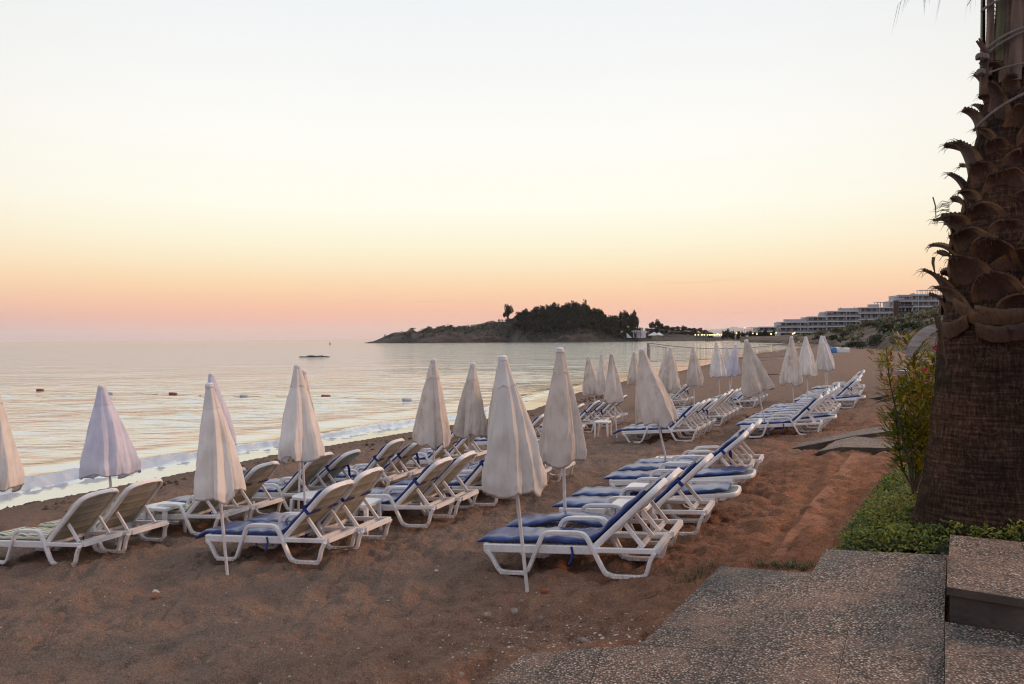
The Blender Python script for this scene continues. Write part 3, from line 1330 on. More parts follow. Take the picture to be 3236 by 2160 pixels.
# corner points of the front path, read on its sloping plane
a0 = on_slab(1450, 2230)
a1 = on_slab(1658, 2063)
a2 = on_slab(2025, 2034)
a3 = on_slab(2275, 1788)
a4 = on_slab(2565, 1809)
a5 = on_slab(2608, 1734)
a6 = on_slab(2992, 1752)
b6 = on_slab(2984, 1985)
b7 = on_slab(2984, 2330)
b0 = on_slab(1330, 2330)
mid1 = on_slab(2420, 1799)
c1 = on_slab(2150, 2330)
c2 = on_slab(2330, 2060)
c3 = on_slab(2790, 1743)
c4 = on_slab(2680, 1990)
c5 = on_slab(2610, 2330)
pieces = [[a1, a0, b0, on_slab(1730, 2330), on_slab(1850, 2200), on_slab(1905, 2043)],
          [on_slab(1905, 2043), on_slab(1850, 2200), on_slab(1730, 2330), c1, on_slab(2230, 2200), c2, a2],
          [a2, c2, mid1, a3],
          [mid1, c2, on_slab(2500, 2025), a4],
          [c2, on_slab(2230, 2200), c1, c5, c4, on_slab(2500, 2025)],
          [a4, on_slab(2500, 2025), c4, c3, a5],
          [c3, c4, b6, a6],
          [c4, c5, b7, b6]]
for pc in pieces:
    flat_slab('paving_slab', pc[::-1], .14, path, .0015)

# the higher step on the right
step = thing('pebble_step', (0, 0, 0), (0, 0, 0), 'raised pebble concrete step with dark riser at the lower right corner', 'step')
ztop = .70
e = [at_depth(3002, 1698, 6.55), at_depth(2990, 1877, 5.18), at_depth(3420, 1935, 4.75), at_depth(3420, 1750, 6.1)]
e = [Vector((p.x, p.y, ztop)) for p in e]
e2 = [Vector((p.x, p.y, ztop)) for p in e]
m1 = L2(e[0], e[3], .56)
m2 = L2(e[1], e[2], .72)
flat_slab('paving_slab', [e[0], e[1], m2, m1], .055, step)
flat_slab('paving_slab', [m1, m2, e[2], e[3]], .055, step)
m = MB()
pts = [Vector(p) + (Vector((4.2, 5.8, ztop)) - Vector(p)).normalized() * .035 for p in e]
vs = [(p.x, p.y, .645) for p in pts] + [(p.x, p.y, .2) for p in pts]
m.add(vs, [(0, 1, 5, 4), (1, 2, 6, 5), (2, 3, 7, 6), (3, 0, 4, 7), (3, 2, 1, 0)], 0)
m.build('riser', M['concrete'], step)
# lower flag in front of the step
low = thing('pebble_landing', (0, 0, 0), (0, 0, 0), 'level pebble concrete landing in front of the dark step riser', 'paving')
low['kind'] = 'structure'
zl = .475
g4 = [at_depth(2984, 1950, 5.16), at_depth(2984, 2330, 3.72), at_depth(3520, 2330, 3.6), at_depth(3520, 1990, 4.7)]
g4 = [Vector((p.x, p.y, zl)) for p in g4]
flat_slab('paving_slab', g4, .2, low, .004)

# sagging side paths beyond


def P3(px, py, z):
    r_ = ray(px, py)
    t = (z - EYE.z) / r_.z
    return EYE + r_ * t


def strip(name, label, rows, thick):
    o = thing(name, (0, 0, 0), (0, 0, 0), label, 'paving slab')
    return o, slab_sheet('paving_slab', rows, thick, PM, o, 12)


strip('pebble_ramp', 'upper of two curved pebble concrete slabs, lying on the sand behind the red clay strip',
      [(P3(2500, 1416, .06), P3(2530, 1398, .06)), (P3(2600, 1397, .20), P3(2640, 1372, .22)), (P3(2700, 1376, .32), P3(2745, 1352, .34)),
       (P3(2850, 1357, .44), P3(2860, 1335, .44)), (P3(2960, 1345, .48), P3(2970, 1325, .48))], .13)
strip('pebble_ramp', 'lower of two curved pebble concrete slabs, hollow and dark underneath',
      [(P3(2540, 1452, .06), P3(2585, 1430, .10)), (P3(2590, 1425, .20), P3(2640, 1392, .26)), (P3(2655, 1412, .32), P3(2700, 1378, .34)),
       (P3(2770, 1414, .36), P3(2790, 1386, .36)), (P3(2850, 1416, .38), P3(2880, 1388, .38))], .15)
strip('pebble_ramp', 'far thin tilted pebble slab beyond the curved slabs, upper one',
      [(P3(2743, 1259, .05), P3(2752, 1254, .05)), (P3(2790, 1251, .18), P3(2800, 1246, .18)), (P3(2850, 1241, .30), P3(2860, 1236, .30))], .10)
strip('pebble_ramp', 'far thin tilted pebble slab beyond the curved slabs, lower one',
      [(P3(2768, 1270, .05), P3(2785, 1262, .06)), (P3(2800, 1258, .20), P3(2815, 1251, .2)), (P3(2860, 1246, .30), P3(2870, 1239, .30))], .16)

# buried concrete edge: a low wall showing through the sand
w = MB()
n = 60
A = Vector((2.45, 7.55))
Bq = Vector((6.75, 15.0))
dirn = (Bq - A).normalized()
nor = Vector((dirn.y, -dirn.x))
rings = []
for i in range(n + 1):
    c = A + (Bq - A) * (i / n)
    g = gz(c.x + nor.x * .1, c.y + nor.y * .1)
    wob = .03 * (vnoise([i * .31], [2.0])[0] - .5)
    zt = g - .016 + wob * .9
    c = c + nor * (wob * 2)
    rings.append([(c.x, c.y, g - .35), (c.x, c.y, zt - .012), (c.x + nor.x * .014, c.y + nor.y * .014, zt), (c.x + nor.x * .30, c.y + nor.y * .30, zt - .006), (c.x + nor.x * .34, c.y + nor.y * .34, zt - .06), (c.x + nor.x * .34, c.y + nor.y * .34, g - .35)])
w.rings(rings)
o = w.build('retaining_wall', M['clay'], None, 25)
tag(o, 'low clay covered concrete edge running through the red sand beside the loungers', 'wall')

# ------------------------------------------------------------------ stones, weed, litter
M['stone'] = simple('beach_stone', (.16, .12, .10), (.30, .25, .21), 14, .8, .4, .01, 40)
M['brick'] = simple('brick_shard', (.20, .06, .03), (.30, .10, .05), 20, .9, .5, .01, 50)
M['white_stone'] = simple('white_stone', (.42, .37, .33), (.58, .54, .50), 14, .7)


def stone(px, py, size, mat, label, seed, squash=.55):
    p = on_ground(px, py, 0)
    bm = bmesh.new()
    bmesh.ops.create_icosphere(bm, subdivisions=3, radius=1)
    rnd = random.Random(seed)
    off = Vector((rnd.random() * 9, rnd.random() * 9, rnd.random() * 9))
    from mathutils import noise as mn
    for v in bm.verts:
        k = 1 + .35 * mn.noise(v.co * 1.3 + off) + .10 * mn.noise(v.co * 4 + off)
        v.co = Vector((v.co.x * k * size, v.co.y * k * size * .7, v.co.z * k * size * squash))
    me = bpy.data.meshes.new('stone')
    bm.to_mesh(me)
    bm.free()
    me.materials.append(mat)
    me.polygons.foreach_set('use_smooth', [True] * len(me.polygons))
    o = bpy.data.objects.new('stone', me)
    COL.objects.link(o)
    o.location = (p.x, p.y, p.z + size * .15)
    o.rotation_euler = (rnd.uniform(-.3, .3), rnd.uniform(-.3, .3), rnd.random() * 6)
    tag(o, label, 'stone')
    return o


o = stone(1722, 1873, .045, M['brick'], 'orange brick shard lying on the sand by the front umbrella pole', 1, .8)
stone(1542, 1946, .040, M['stone'], 'flat grey pebble on red sand left of the path edge', 2, .22)
stone(1709, 1958, .024, M['stone'], 'round brownish pebble on red sand above the path tip', 3, .9)
stone(1648, 1905, .022, M['stone'], 'small tan pebble just below the front umbrella foot', 4, .9)
stone(492, 1873, .045, M['white_stone'], 'pale stone on the sand in front of the left blue lounger', 5, .4)
stone(1380, 1805, .03, M['white_stone'], 'small white stone on the sand between the two front loungers', 6, .5)
stone(1626, 1932, .045, M['stone'], 'dark flat stone half buried in the red sand', 8, .16)
stone(1846, 2030, .05, M['stone'], 'smooth dark stone lying at the edge of the pebble path', 9, .5)
stone(490, 1890, .035, M['brick'], 'small reddish clod below a pale stone at left', 10, .7)
stone(1445, 2140, .06, M['stone'], 'dark rock by the sandy tip of the path at the bottom edge', 12, .4)

# crumbs of shell and gravel over the sand
rnd = random.Random(5)
m = MB()
for _ in range(2600):
    rr_ = 4.6 + 22 * rnd.random() ** 1.6
    a = math.radians(rnd.uniform(-42, 30))
    x, y = rr_ * math.sin(a), rr_ * math.cos(a)
    if rnd.random() < .25:
        x, y = rnd.gauss(.35, .5), rnd.gauss(6.1, .35)
    s = rnd.uniform(.003, .010) * (1 + rr_ * .03)
    z = gz(x, y) if False else None
    m.v.append((x, y, s))
P2 = np.array([(p[0], p[1]) for p in m.v])
sdv = shore_dist(P2)
gzv = profile(sdv, P2[:, 1]) + relief(P2[:, 0], P2[:, 1])
src = list(m.v)
m = MB()
for (x, y, s), g, d in zip(src, gzv, sdv):
    if d < .3 or (d > 15.2 and y < 6.9 and x > .0 + (y - 5) * .2):
        continue
    c = Vector((x, y, g + s * .3))
    q = [c + Vector((s * rnd.uniform(.6, 1.3) * dx, s * rnd.uniform(.6, 1.3) * dy, s * rnd.uniform(.5, .8) * dz)) for dx, dy, dz in ((1, 0, 0), (0, 1, 0), (-1, 0, 0), (0, -1, 0), (0, 0, 1), (0, 0, -1))]
    mi = 0 if rnd.random() < .55 else 1
    m.add(q, [(0, 1, 4), (1, 2, 4), (2, 3, 4), (3, 0, 4), (1, 0, 5), (2, 1, 5), (3, 2, 5), (0, 3, 5)], mi)
o = m.build('gravel', [M['stone'], M['white_stone']], None, 0)
tag(o, 'tiny pebbles and shell crumbs scattered over the sand', 'gravel', kind='stuff')

# weed and pebbles along the waterline
m = MB()
for _ in range(900):
    t = rnd.random() ** 1.4
    k = t * 45
    base = Vector((-10.5, 15.7)) + Vector((.485, .875)) * k
    d = abs(rnd.gauss(0, .8)) + .25
    x, y = base.x + .875 * d + rnd.uniform(-.2, .2), base.y - .485 * d
    dd = shore_dist([(x, y)])[0]
    if dd < .15 or dd > 3.0:
        continue
    s = rnd.uniform(.015, .07)
    c = Vector((x, y, gz(x, y) + s * .25))
    q = [c + Vector((s * rnd.uniform(.6, 1.6) * dx, s * rnd.uniform(.6, 1.6) * dy, s * rnd.uniform(.4, 1.0) * dz)) for dx, dy, dz in ((1, 0, 0), (0, 1, 0), (-1, 0, 0), (0, -1, 0), (0, 0, 1), (0, 0, -1))]
    m.add(q, [(0, 1, 4), (1, 2, 4), (2, 3, 4), (3, 0, 4), (1, 0, 5), (2, 1, 5), (3, 2, 5), (0, 3, 5)], 0)
M['weed'] = simple('dry_weed', (.030, .020, .012), (.085, .055, .035), 8, .9)
o = m.build('seaweed', M['weed'], None, 60)
tag(o, 'dark dry weed and pebbles along the waterline', 'seaweed', kind='stuff')
# ------------------------------------------------------------------ palm


def bark_mat():
    k = NT('palm_bark')
    v = k.coords((1, 1, 1))
    rg = k.noise(k.coords((2.2, 2.2, 26)), 1.6, 5, .7)
    vt = k.noise(k.coords((30, 30, 7)), 1.4, 5, .7)
    bl = k.noise(v, 1.6, 3, .5)
    f = k.math('MULTIPLY', k.math('ADD', rg, vt), .5)
    c = k.ramp(f, [(.36, (.012, .007, .005)), (.50, (.050, .030, .019)), (.62, (.135, .085, .058))])
    c = k.mix(1.0, c, k.ramp(bl, [(.35, (.55, .55, .6)), (.65, (1.25, 1.1, 1.0))]), 'MULTIPLY')
    k.base(c)
    k.rough(.95)
    k.p.inputs['Specular IOR Level'].default_value = .15
    k.bump(f, 1.0, .035)
    return k.m


def boot_mat():
    k = NT('palm_leaf_base')
    v = k.coords((1, 1, 1))
    f = k.noise(v, 4, 4, .6)
    g = k.noise(k.coords((20, 20, 3)), 2, 3)
    oi = k.node('ShaderNodeObjectInfo')
    c = k.ramp(f, [(.32, (.014, .006, .004)), (.52, (.055, .022, .012)), (.70, (.115, .050, .022))])
    c = k.mix(k.math('MULTIPLY', oi.outputs['Random'], .35), c, (.12, .065, .018))
    c = k.mix(1.0, c, k.ramp(g, [(.3, (.6, .6, .6)), (.7, (1.2, 1.2, 1.2))]), 'MULTIPLY')
    k.base(c)
    k.rough(.75)
    k.bump(g, .5, .01)
    return k.m


M['bark'] = bark_mat()
M['boot'] = boot_mat()
M['boot_edge'] = simple('dried_leaf_edge', (.040, .016, .008), (.15, .075, .026), 7, .8, .4, .01, 30)
M['fibre'] = simple('dry_fibre', (.05, .03, .018), (.14, .09, .055), 6, .95)
M['sheath'] = simple('bleached_sheath', (.15, .115, .10), (.30, .25, .22), 5, .8, .4, .02, 12, stretch=(1, 1, 6))
M['petiole'] = simple('frond_stalk', (.030, .045, .008), (.11, .085, .030), 3, .55, .4, .02, 9, stretch=(5, 5, .6))
M['petiole_dry'] = simple('dry_frond_stalk', (.060, .034, .020), (.17, .11, .070), 3, .7, .4, .02, 9, stretch=(5, 5, .6))
M['frond'] = simple('frond_leaflet', (.05, .06, .02), (.10, .10, .045), 5, .6)
M['rope'] = simple('hemp_rope', (.12, .10, .085), (.22, .19, .16), 60, .95, .6, .004, 150)

PD = 7.6


def pc_(z):
    """axis of the palm at height z"""
    pts = [(.3, 3112), (2.4, 3135), (3.6, 3172), (4.9, 3210), (7.5, 3250)]
    for (a, b), (c, d) in zip(pts, pts[1:]):
        if z <= c:
            t = (z - a) / (c - a)
            px = b + (d - b) * t
            break
    else:
        px = pts[-1][1]
    return Vector(((px - CX) / F_PX * PD, PD, z))


palm = thing('palm_tree', (pc_(.3).x, PD, .35), (0, 0, 0), 'thick dark palm trunk with leaf stubs rising out of the grass on the right', 'palm')
base0 = Vector((pc_(.3).x, PD, .35))


def ploc(v):
    return Vector(v) - base0


rp = [(.25, .72), (.45, .67), (.7, .615), (1.0, .565), (1.4, .52), (1.9, .485), (2.4, .465), (2.55, .44), (3.2, .40), (4.0, .33), (4.7, .25), (5.2, .20)]
m = MB()
rings = []
nz = 110
for i in range(nz):
    z = .25 + 4.92 * i / (nz - 1)
    for (a, b), (c, d) in zip(rp, rp[1:]):
        if z <= c + 1e-6:
            R = b + (d - b) * (z - a) / (c - a)
            break
    c = ploc(pc_(z))
    ring = []
    for j in range(96):
        a = 2 * PI * j / 96
        k = 1 + .035 * (vnoise([a * 3.5], [z * 5])[0] - .5) + .03 * (vnoise([a * 9], [z * 14])[0] - .5) + .05 * max(0, .8 - z) * math.sin(5 * a + 1)
        ring.append((c.x + R * k * math.cos(a), c.y + R * k * math.sin(a), c.z))
    rings.append(ring)
m.rings(rings)
m.build('trunk', M['bark'], palm, 0).data.polygons.foreach_set('use_smooth', [True] * len(m.f))


def boot(L, W, seed, up=.9, hook=.0):
    rnd = random.Random(seed)
    m = MB()
    n = 14
    rings = []
    x, z = -.06, -.06
    ang = up
    jag = [rnd.uniform(.5, 1.4) for _ in range(9)]
    for i in range(n + 1):
        t = i / n
        w = W * (1.15 - .72 * t - .12 * t ** 4)
        th = .034 * (1 - .55 * t)
        cup = .24 * w * (1 - .3 * t)
        top, bot = [], []
        for j in range(9):
            v = -1 + j / 4
            dy = cup * (1 - v * v)
            ext = (jag[j] - 1) * .16 * L * smooth01((t - .7) / .3)
            px = x + ext * math.cos(ang)
            pz = z + ext * math.sin(ang)
            nx, nz_ = -math.sin(ang), math.cos(ang)
            wv = w * (1 + .05 * math.sin(9 * t + seed))
            top.append((px - nx * dy * .6 + nx * th / 2, v * wv, pz - nz_ * dy * .6 + nz_ * th / 2))
            bot.append((px - nx * dy * .6 - nx * th / 2, v * wv, pz - nz_ * dy * .6 - nz_ * th / 2))
        rings.append(top + bot[::-1])
        if i:
            pass
        e = max(0, (t - .30) / .70)
        ang = up - (up + hook) * e ** 1.1
        x += L / n * math.cos(ang)
        z += L / n * math.sin(ang)
    m.rings(rings)
    for q_, f_ in enumerate(m.f):
        jj = q_ % 18
        if q_ < 18 * n and (jj in (0, 7, 8, 9, 16, 17) or q_ >= 18 * (n - 1)):
            m.mi[q_] = 1
    # saw teeth on both edges
    for i in range(5, n, 1):
        for e in (0, 8):
            p = Vector(rings[i][e])
            q = Vector(rings[i + 1][e])
            s = -1 if e == 0 else 1
            mid = (p + q) / 2 + Vector((.004, s * .012, .010))
            m.add([p, q, mid, p - Vector((0, 0, .006))], [(0, 1, 2), (0, 2, 3), (1, 3, 2)])
    # frayed threads at the tip
    tip = rings[-1]
    for _ in range(7):
        p = Vector(rnd.choice(tip))
        d = Vector((rnd.uniform(.01, .06), rnd.uniform(-.03, .03), rnd.uniform(-.05, .02)))
        m.tube([p - d * .1, p + d * .5, p + d + Vector((0, 0, -.02))], [.003, .002, .0008], 4)
    return m.mesh('leaf_base', [M['boot'], M['boot_edge']], 45)


BM = [boot(l, w, s, u, h) for s, u, h, l, w in ((1, 1.15, .15, .36, .17), (2, 1.25, .35, .34, .15), (3, 1.0, -.15, .40, .18), (4, 1.2, .6, .32, .16), (5, 1.05, .05, .42, .15), (6, 1.3, .25, .38, .19), (7, .95, .3, .33, .17))]
rnd = random.Random(21)
nb = 89
for i in range(nb):
    t = i / (nb - 1)
    z = 2.52 + 2.62 * t
    a = i * 2.39996 + rnd.uniform(-.12, .12)
    for (q, b), (c, d) in zip(rp, rp[1:]):
        if z <= c + 1e-6:
            R = b + (d - b) * (z - q) / (c - q)
            break
    o = bpy.data.objects.new('leaf_base', rnd.choice(BM))
    COL.objects.link(o)
    o.parent = palm
    c = ploc(pc_(z))
    o.location = (c.x + R * .93 * math.cos(a), c.y + R * .93 * math.sin(a), c.z)
    s = (1.24 - .42 * t) * rnd.uniform(.85, 1.2)
    o.scale = (s * rnd.uniform(.75, 1.2), s * (1.2 - .5 * t) * rnd.uniform(.85, 1.15), s)
    o.rotation_euler = (rnd.uniform(-.35, .35), rnd.uniform(-.25, .22) - .25 * t * t, a + rnd.uniform(-.25, .25))
# the wide dried sheaths that ring the bottom of the stubs
rs = random.Random(8)
for j in range(11):
    a = -2.75 + 3.1 * (j % 6) / 5 + rs.uniform(-.15, .15) + (.25 if j > 5 else 0)
    dz = .13 * (j // 6) + rs.uniform(-.03, .03)
    wd = rs.uniform(.55, .95)
    m = MB()
    rings = []
    tilt = rs.uniform(-.10, .10)
    for i in range(19):
        t = i / 18
        aa = a + (t - .5) * wd
        R = .475 + .02 * math.sin(t * PI) + .022 * (j % 3)
        c = ploc(pc_(2.44 + dz))
        hh = .075 * (.85 + .15 * math.sin(t * PI)) * (1 + .04 * math.sin(t * 23 + j))
        lift = tilt * (t - .5) * 2 + .02 * math.cos(t * 6 + j)
        rings.append([(c.x + (R + k) * math.cos(aa), c.y + (R + k) * math.sin(aa), c.z + lift + v * hh) for (k, v) in ((0, -1), (.02, -.95), (.040, -.2), (.05 + .02 * rs.random(), .6), (.045, 1.1), (.0, .9))])
    m.rings(rings)
    m.build('leaf_base', M['boot'], palm, 50)
# one bleached sheath curling off to the left
m = MB()
rings = []
P0, P1, P2_, P3_ = [at_depth(*q) for q in ((2962, 1030, 7.15), (2915, 1045, 7.0), (2880, 1090, 6.95), (2868, 1128, 6.95))]
for i in range(17):
    t = i / 16
    p = P0 * (1 - t) ** 3 + P1 * 3 * t * (1 - t) ** 2 + P2_ * 3 * t * t * (1 - t) + P3_ * t ** 3
    w = .055 * (1 - t) ** .3 * (.55 + 1.1 * t * (1.25 - t)) + .010
    d = Vector((.35, -.75, -.5)).normalized()
    e = Vector((.6, .6, .3)).normalized()
    rings.append([ploc(p + d * w + e * .0), ploc(p + e * w * .55), ploc(p - d * w), ploc(p + e * (w * .55 - .008))])
m.rings(rings)
m.build('dry_sheath', M['sheath'], palm, 60)
m = MB()
rings = []
for i in range(14):
    t = i / 13
    p = at_depth(2962 + 6 * math.sin(t * 3) + 30 * t * t, 1000 + 150 * t, 7.1)
    w = .022 * (1 - t) + .008
    rings.append([ploc(p + Vector((-w, 0, 0))), ploc(p + Vector((0, -w * .6, 0))), ploc(p + Vector((w, 0, 0))), ploc(p + Vector((0, w * .2, 0)))])
m.rings(rings)
m.build('dry_sheath', M['boot'], palm, 60)
# loose fibres hanging off trunk and stubs
m = MB()
for _ in range(420):
    z = rnd.uniform(1.2, 4.6) if rnd.random() < .75 else rnd.uniform(2.2, 2.6)
    a = rnd.uniform(-PI, 0) if rnd.random() < .8 else rnd.uniform(0, PI)
    for (q, b), (c, d) in zip(rp, rp[1:]):
        if z <= c + 1e-6:
            R = b + (d - b) * (z - q) / (c - q)
            break
    c = ploc(pc_(z))
    R += .01 if z < 2.45 else rnd.uniform(.0, .12)
    p = Vector((c.x + R * math.cos(a), c.y + R * math.sin(a), c.z))
    o1 = Vector((math.cos(a), math.sin(a), 0))
    tg = Vector((-math.sin(a), math.cos(a), 0))
    l = rnd.uniform(.03, .11)
    m.tube([p, p + o1 * .012 + tg * l * rnd.uniform(-.5, .5) + Vector((0, 0, -l * .4)), p + o1 * .02 + tg * l * rnd.uniform(-1, 1) + Vector((0, 0, -l))], [.0025, .002, .001], 4)
o = m.build('loose_fibre', M['fibre'], palm, 60)
o['kind'] = 'stuff'
# a small tuft that sticks out at the left, and a hanging scrap
m = MB()
for k in range(16):
    y0 = 640 + k * 4.2
    p = at_depth(3000, y0, 7.3)
    q = at_depth(2945 + rnd.uniform(-8, 22), y0 + rnd.uniform(2, 22), 7.2)
    mid = at_depth(2978, y0 - rnd.uniform(0, 8), 7.25)
    m.tube([ploc(p), ploc(mid), ploc(q)], [.004, .003, .001], 4)
m.build('dry_tuft', M['fibre'], palm, 60)
m = MB()
m.tube([ploc(at_depth(2948, 622, 7.2)), ploc(at_depth(2956, 650, 7.2)), ploc(at_depth(2958, 695, 7.2))], [.006, .006, .003], 5)
m.build('hanging_fibre', M['fibre'], palm, 60)
m = MB()
m.tube([ploc(at_depth(2950, 812, 7.2)), ploc(at_depth(2948, 830, 7.2)), ploc(at_depth(2955, 866, 7.2))], [.016, .014, .004], 5)
m.build('hanging_fibre', M['fibre'], palm, 60)

# stalks of the crown, tied together
for i in range(20):
    a = i / 20 * 2 * PI + rnd.uniform(-.15, .15)
    c0 = ploc(pc_(5.0))
    c1 = ploc(pc_(5.75))
    c2 = ploc(pc_(7.3))
    m = MB()
    r0, r1, r2 = .26, .22, .36
    r0 *= rnd.uniform(.85, 1.1)
    r1 *= rnd.uniform(.8, 1.25)
    p0 = c0 + Vector((r0 * math.cos(a), r0 * math.sin(a), rnd.uniform(-.25, .1)))
    p1 = c1 + Vector((r1 * math.cos(a + rnd.uniform(-.3, .3)), r1 * math.sin(a), 0))
    p2 = c2 + Vector((r2 * math.cos(a) * rnd.uniform(.5, 1.4), r2 * math.sin(a), 0))
    rings = []
    for s in range(12):
        t = s / 11
        p = p0 * (1 - t) ** 2 + p1 * 2 * t * (1 - t) + p2 * t * t
        w = .062 - .026 * t
        tg = Vector((-math.sin(a), math.cos(a), 0))
        no = Vector((math.cos(a), math.sin(a), 0))
        rings.append([p - tg * w, p - tg * w * .5 + no * w * .45, p + tg * w * .5 + no * w * .45, p + tg * w, p - no * w * .3])
    m.rings(rings)
    for s in range(3, 48):          # teeth along the edges
        t = s / 48
        p = p0 * (1 - t) ** 2 + p1 * 2 * t * (1 - t) + p2 * t * t
        w = .062 - .026 * t
        for sg in (-1, 1):
            q = p + tg * w * sg
            m.add([q + Vector((0, 0, .008)), q - Vector((0, 0, .008)), q + tg * sg * .016 + Vector((0, 0, .012)), q + no * .006], [(0, 1, 2), (0, 2, 3), (1, 3, 2)])
    m.build('frond_stalk', M['petiole'] if rnd.random() < .5 else M['petiole_dry'], palm, 50)
# outward arching fronds whose drooping tips dip into the picture
for (tx, ty, tz_, sd_) in ((2905, -60, 7.0, 1), (3030, -70, 6.8, 2), (3110, -60, 7.3, 3), (2975, -110, 7.6, 4)):
    rr2 = random.Random(sd_)
    s0 = ploc(pc_(6.6))
    tip = ploc(at_depth(tx, ty, tz_))
    top = (s0 + tip) / 2 + Vector((0, 0, .55))
    m = MB()
    pts = []
    for i in range(22):
        t = i / 21
        pts.append(s0 * (1 - t) ** 2 + top * 2 * t * (1 - t) + tip * t * t)
    m.tube(pts, [.03 * (1 - i / 23) + .004 for i in range(22)], 6)
    for i in range(3, 22):
        for sg in (-1, 1):
            for _ in range(2):
                p = pts[i]
                d = (pts[i] - pts[i - 1]).normalized()
                side = d.cross(Vector((0, 0, 1))).normalized() * sg
                l = rr2.uniform(.32, .50)
                e1 = p + (side * .4 + d * .5 - Vector((0, 0, .1))).normalized() * l * .5
                e2 = e1 + (side * .15 + d * .35 - Vector((0, 0, .9))).normalized() * l * .6
                wv = d * .009
                m.add([p - wv, p + wv, e1 + wv * .9, e2, e1 - wv * .9], [(0, 1, 2, 4), (4, 2, 3)], 1)
    m.build('frond', [M['petiole'], M['frond']], palm, 0)
# the ropes
m = MB()


def around(z0, z1, R, a0, a1, wob=0.0):
    pts = []
    for i in range(41):
        t = i / 40
        a = a0 + (a1 - a0) * t
        z = z0 + (z1 - z0) * t + wob * math.sin(t * 5)
        c = ploc(pc_(z))
        pts.append(Vector((c.x + R * math.cos(a), c.y + R * math.sin(a), c.z)))
    return pts


m.tube(around(5.62, 5.70, .33, -PI * 1.05, PI * .1), .013, 6)
m.tube(around(5.10, 5.52, .325, -PI * 1.05, PI * .05, .02), .013, 6)
m.tube(around(5.14, 5.46, .34, -PI * 1.05, PI * .05, .05), .013, 6)
m.tube(around(4.42, 5.05, .36, -PI * 1.0, PI * .1, .03), .014, 6)
m.tube(around(4.95, 5.02, .335, -PI * .95, PI * .05), .010, 6)
rp_o = m.build('rope', M['rope'], palm, 60)
# a frayed old stalk standing at the left with knots of rope
m = MB()
m.tube([ploc(at_depth(3108, 300, 7.3)), ploc(at_depth(3112, 220, 7.3)), ploc(at_depth(3118, 165, 7.3)), ploc(at_depth(3086, 128, 7.3))], [.034, .032, .028, .010], 7)
m.tube([ploc(at_depth(3116, 170, 7.3)), ploc(at_depth(3105, 140, 7.3)), ploc(at_depth(3093, 120, 7.3))], [.02, .016, .006], 6)
for k in range(14):
    y = 160 + k * 9
    p = ploc(at_depth(3105 + k * .1, y, 7.3))
    m.add([p + Vector((0, 0, .01)), p - Vector((0, 0, .01)), p + Vector((-.034, 0, .004)), p + Vector((0, .01, 0))], [(0, 1, 2), (0, 2, 3), (1, 3, 2)])
m.build('old_stalk', M['boot'], palm, 60)
m = MB()
for (x, y) in ((3098, 178), (3100, 227), (3112, 180)):
    c = ploc(at_depth(x, y, 7.26))
    for q in range(3):
        m.tube([c + Vector((.032 * math.cos(t), .032 * math.sin(t), -.012 + .012 * q + .006 * math.sin(2 * t))) for t in [2 * PI * s / 14 for s in range(15)]], .011, 6)
m.build('rope_knot', M['rope'], palm, 60)

# ------------------------------------------------------------------ ground cover and grass
COVER = [(2622, 1766), (2645, 1695), (2690, 1640), (2735, 1580), (2775, 1520), (2815, 1440), (2850, 1395), (2930, 1380), (3130, 1460), (3330, 1560), (3500, 1740), (3300, 1770), (3060, 1768), (2990, 1764), (2800, 1764)]
CP = [on_ground(a, b, 0) for a, b in COVER]
CPxy = [(p.x, p.y) for p in CP]


def inside(x, y, poly):
    c = False
    j = len(poly) - 1
    for i in range(len(poly)):
        xi, yi = poly[i]
        xj, yj = poly[j]
        if (yi > y) != (yj > y) and x < (xj - xi) * (y - yi) / (yj - yi) + xi:
            c = not c
        j = i
    return c


def edge_d(x, y, poly):
    b = 9
    for i in range(len(poly)):
        p, q = Vector(poly[i - 1]), Vector(poly[i])
        d = q - p
        t = max(0, min(1, (Vector((x, y)) - p).dot(d) / max(1e-9, d.length_squared)))
        b = min(b, (Vector((x, y)) - p - d * t).length)
    return b


def leafmat(name, stops, scale=2.5, rough=.55, trans=.25):
    k = NT(name)
    v = k.coords((1, 1, 1))
    f = k.noise(v, scale, 3, .6)
    g = k.node('ShaderNodeNewGeometry')
    f2 = k.math('ADD', k.math('MULTIPLY', f, .62), k.math('MULTIPLY', g.outputs['Random Per Island'], .38))
    c = k.ramp(f2, stops)
    k.base(c)
    k.rough(rough)
    tl = k.node('ShaderNodeBsdfTranslucent')
    k.link(c, tl.inputs['Color'])
    mx = k.node('ShaderNodeMixShader')
    mx.inputs[0].default_value = trans
    k.link(k.p.outputs[0], mx.inputs[1])
    k.link(tl.outputs[0], mx.inputs[2])
    k.link(mx.outputs[0], k.out.inputs['Surface'])
    return k.m


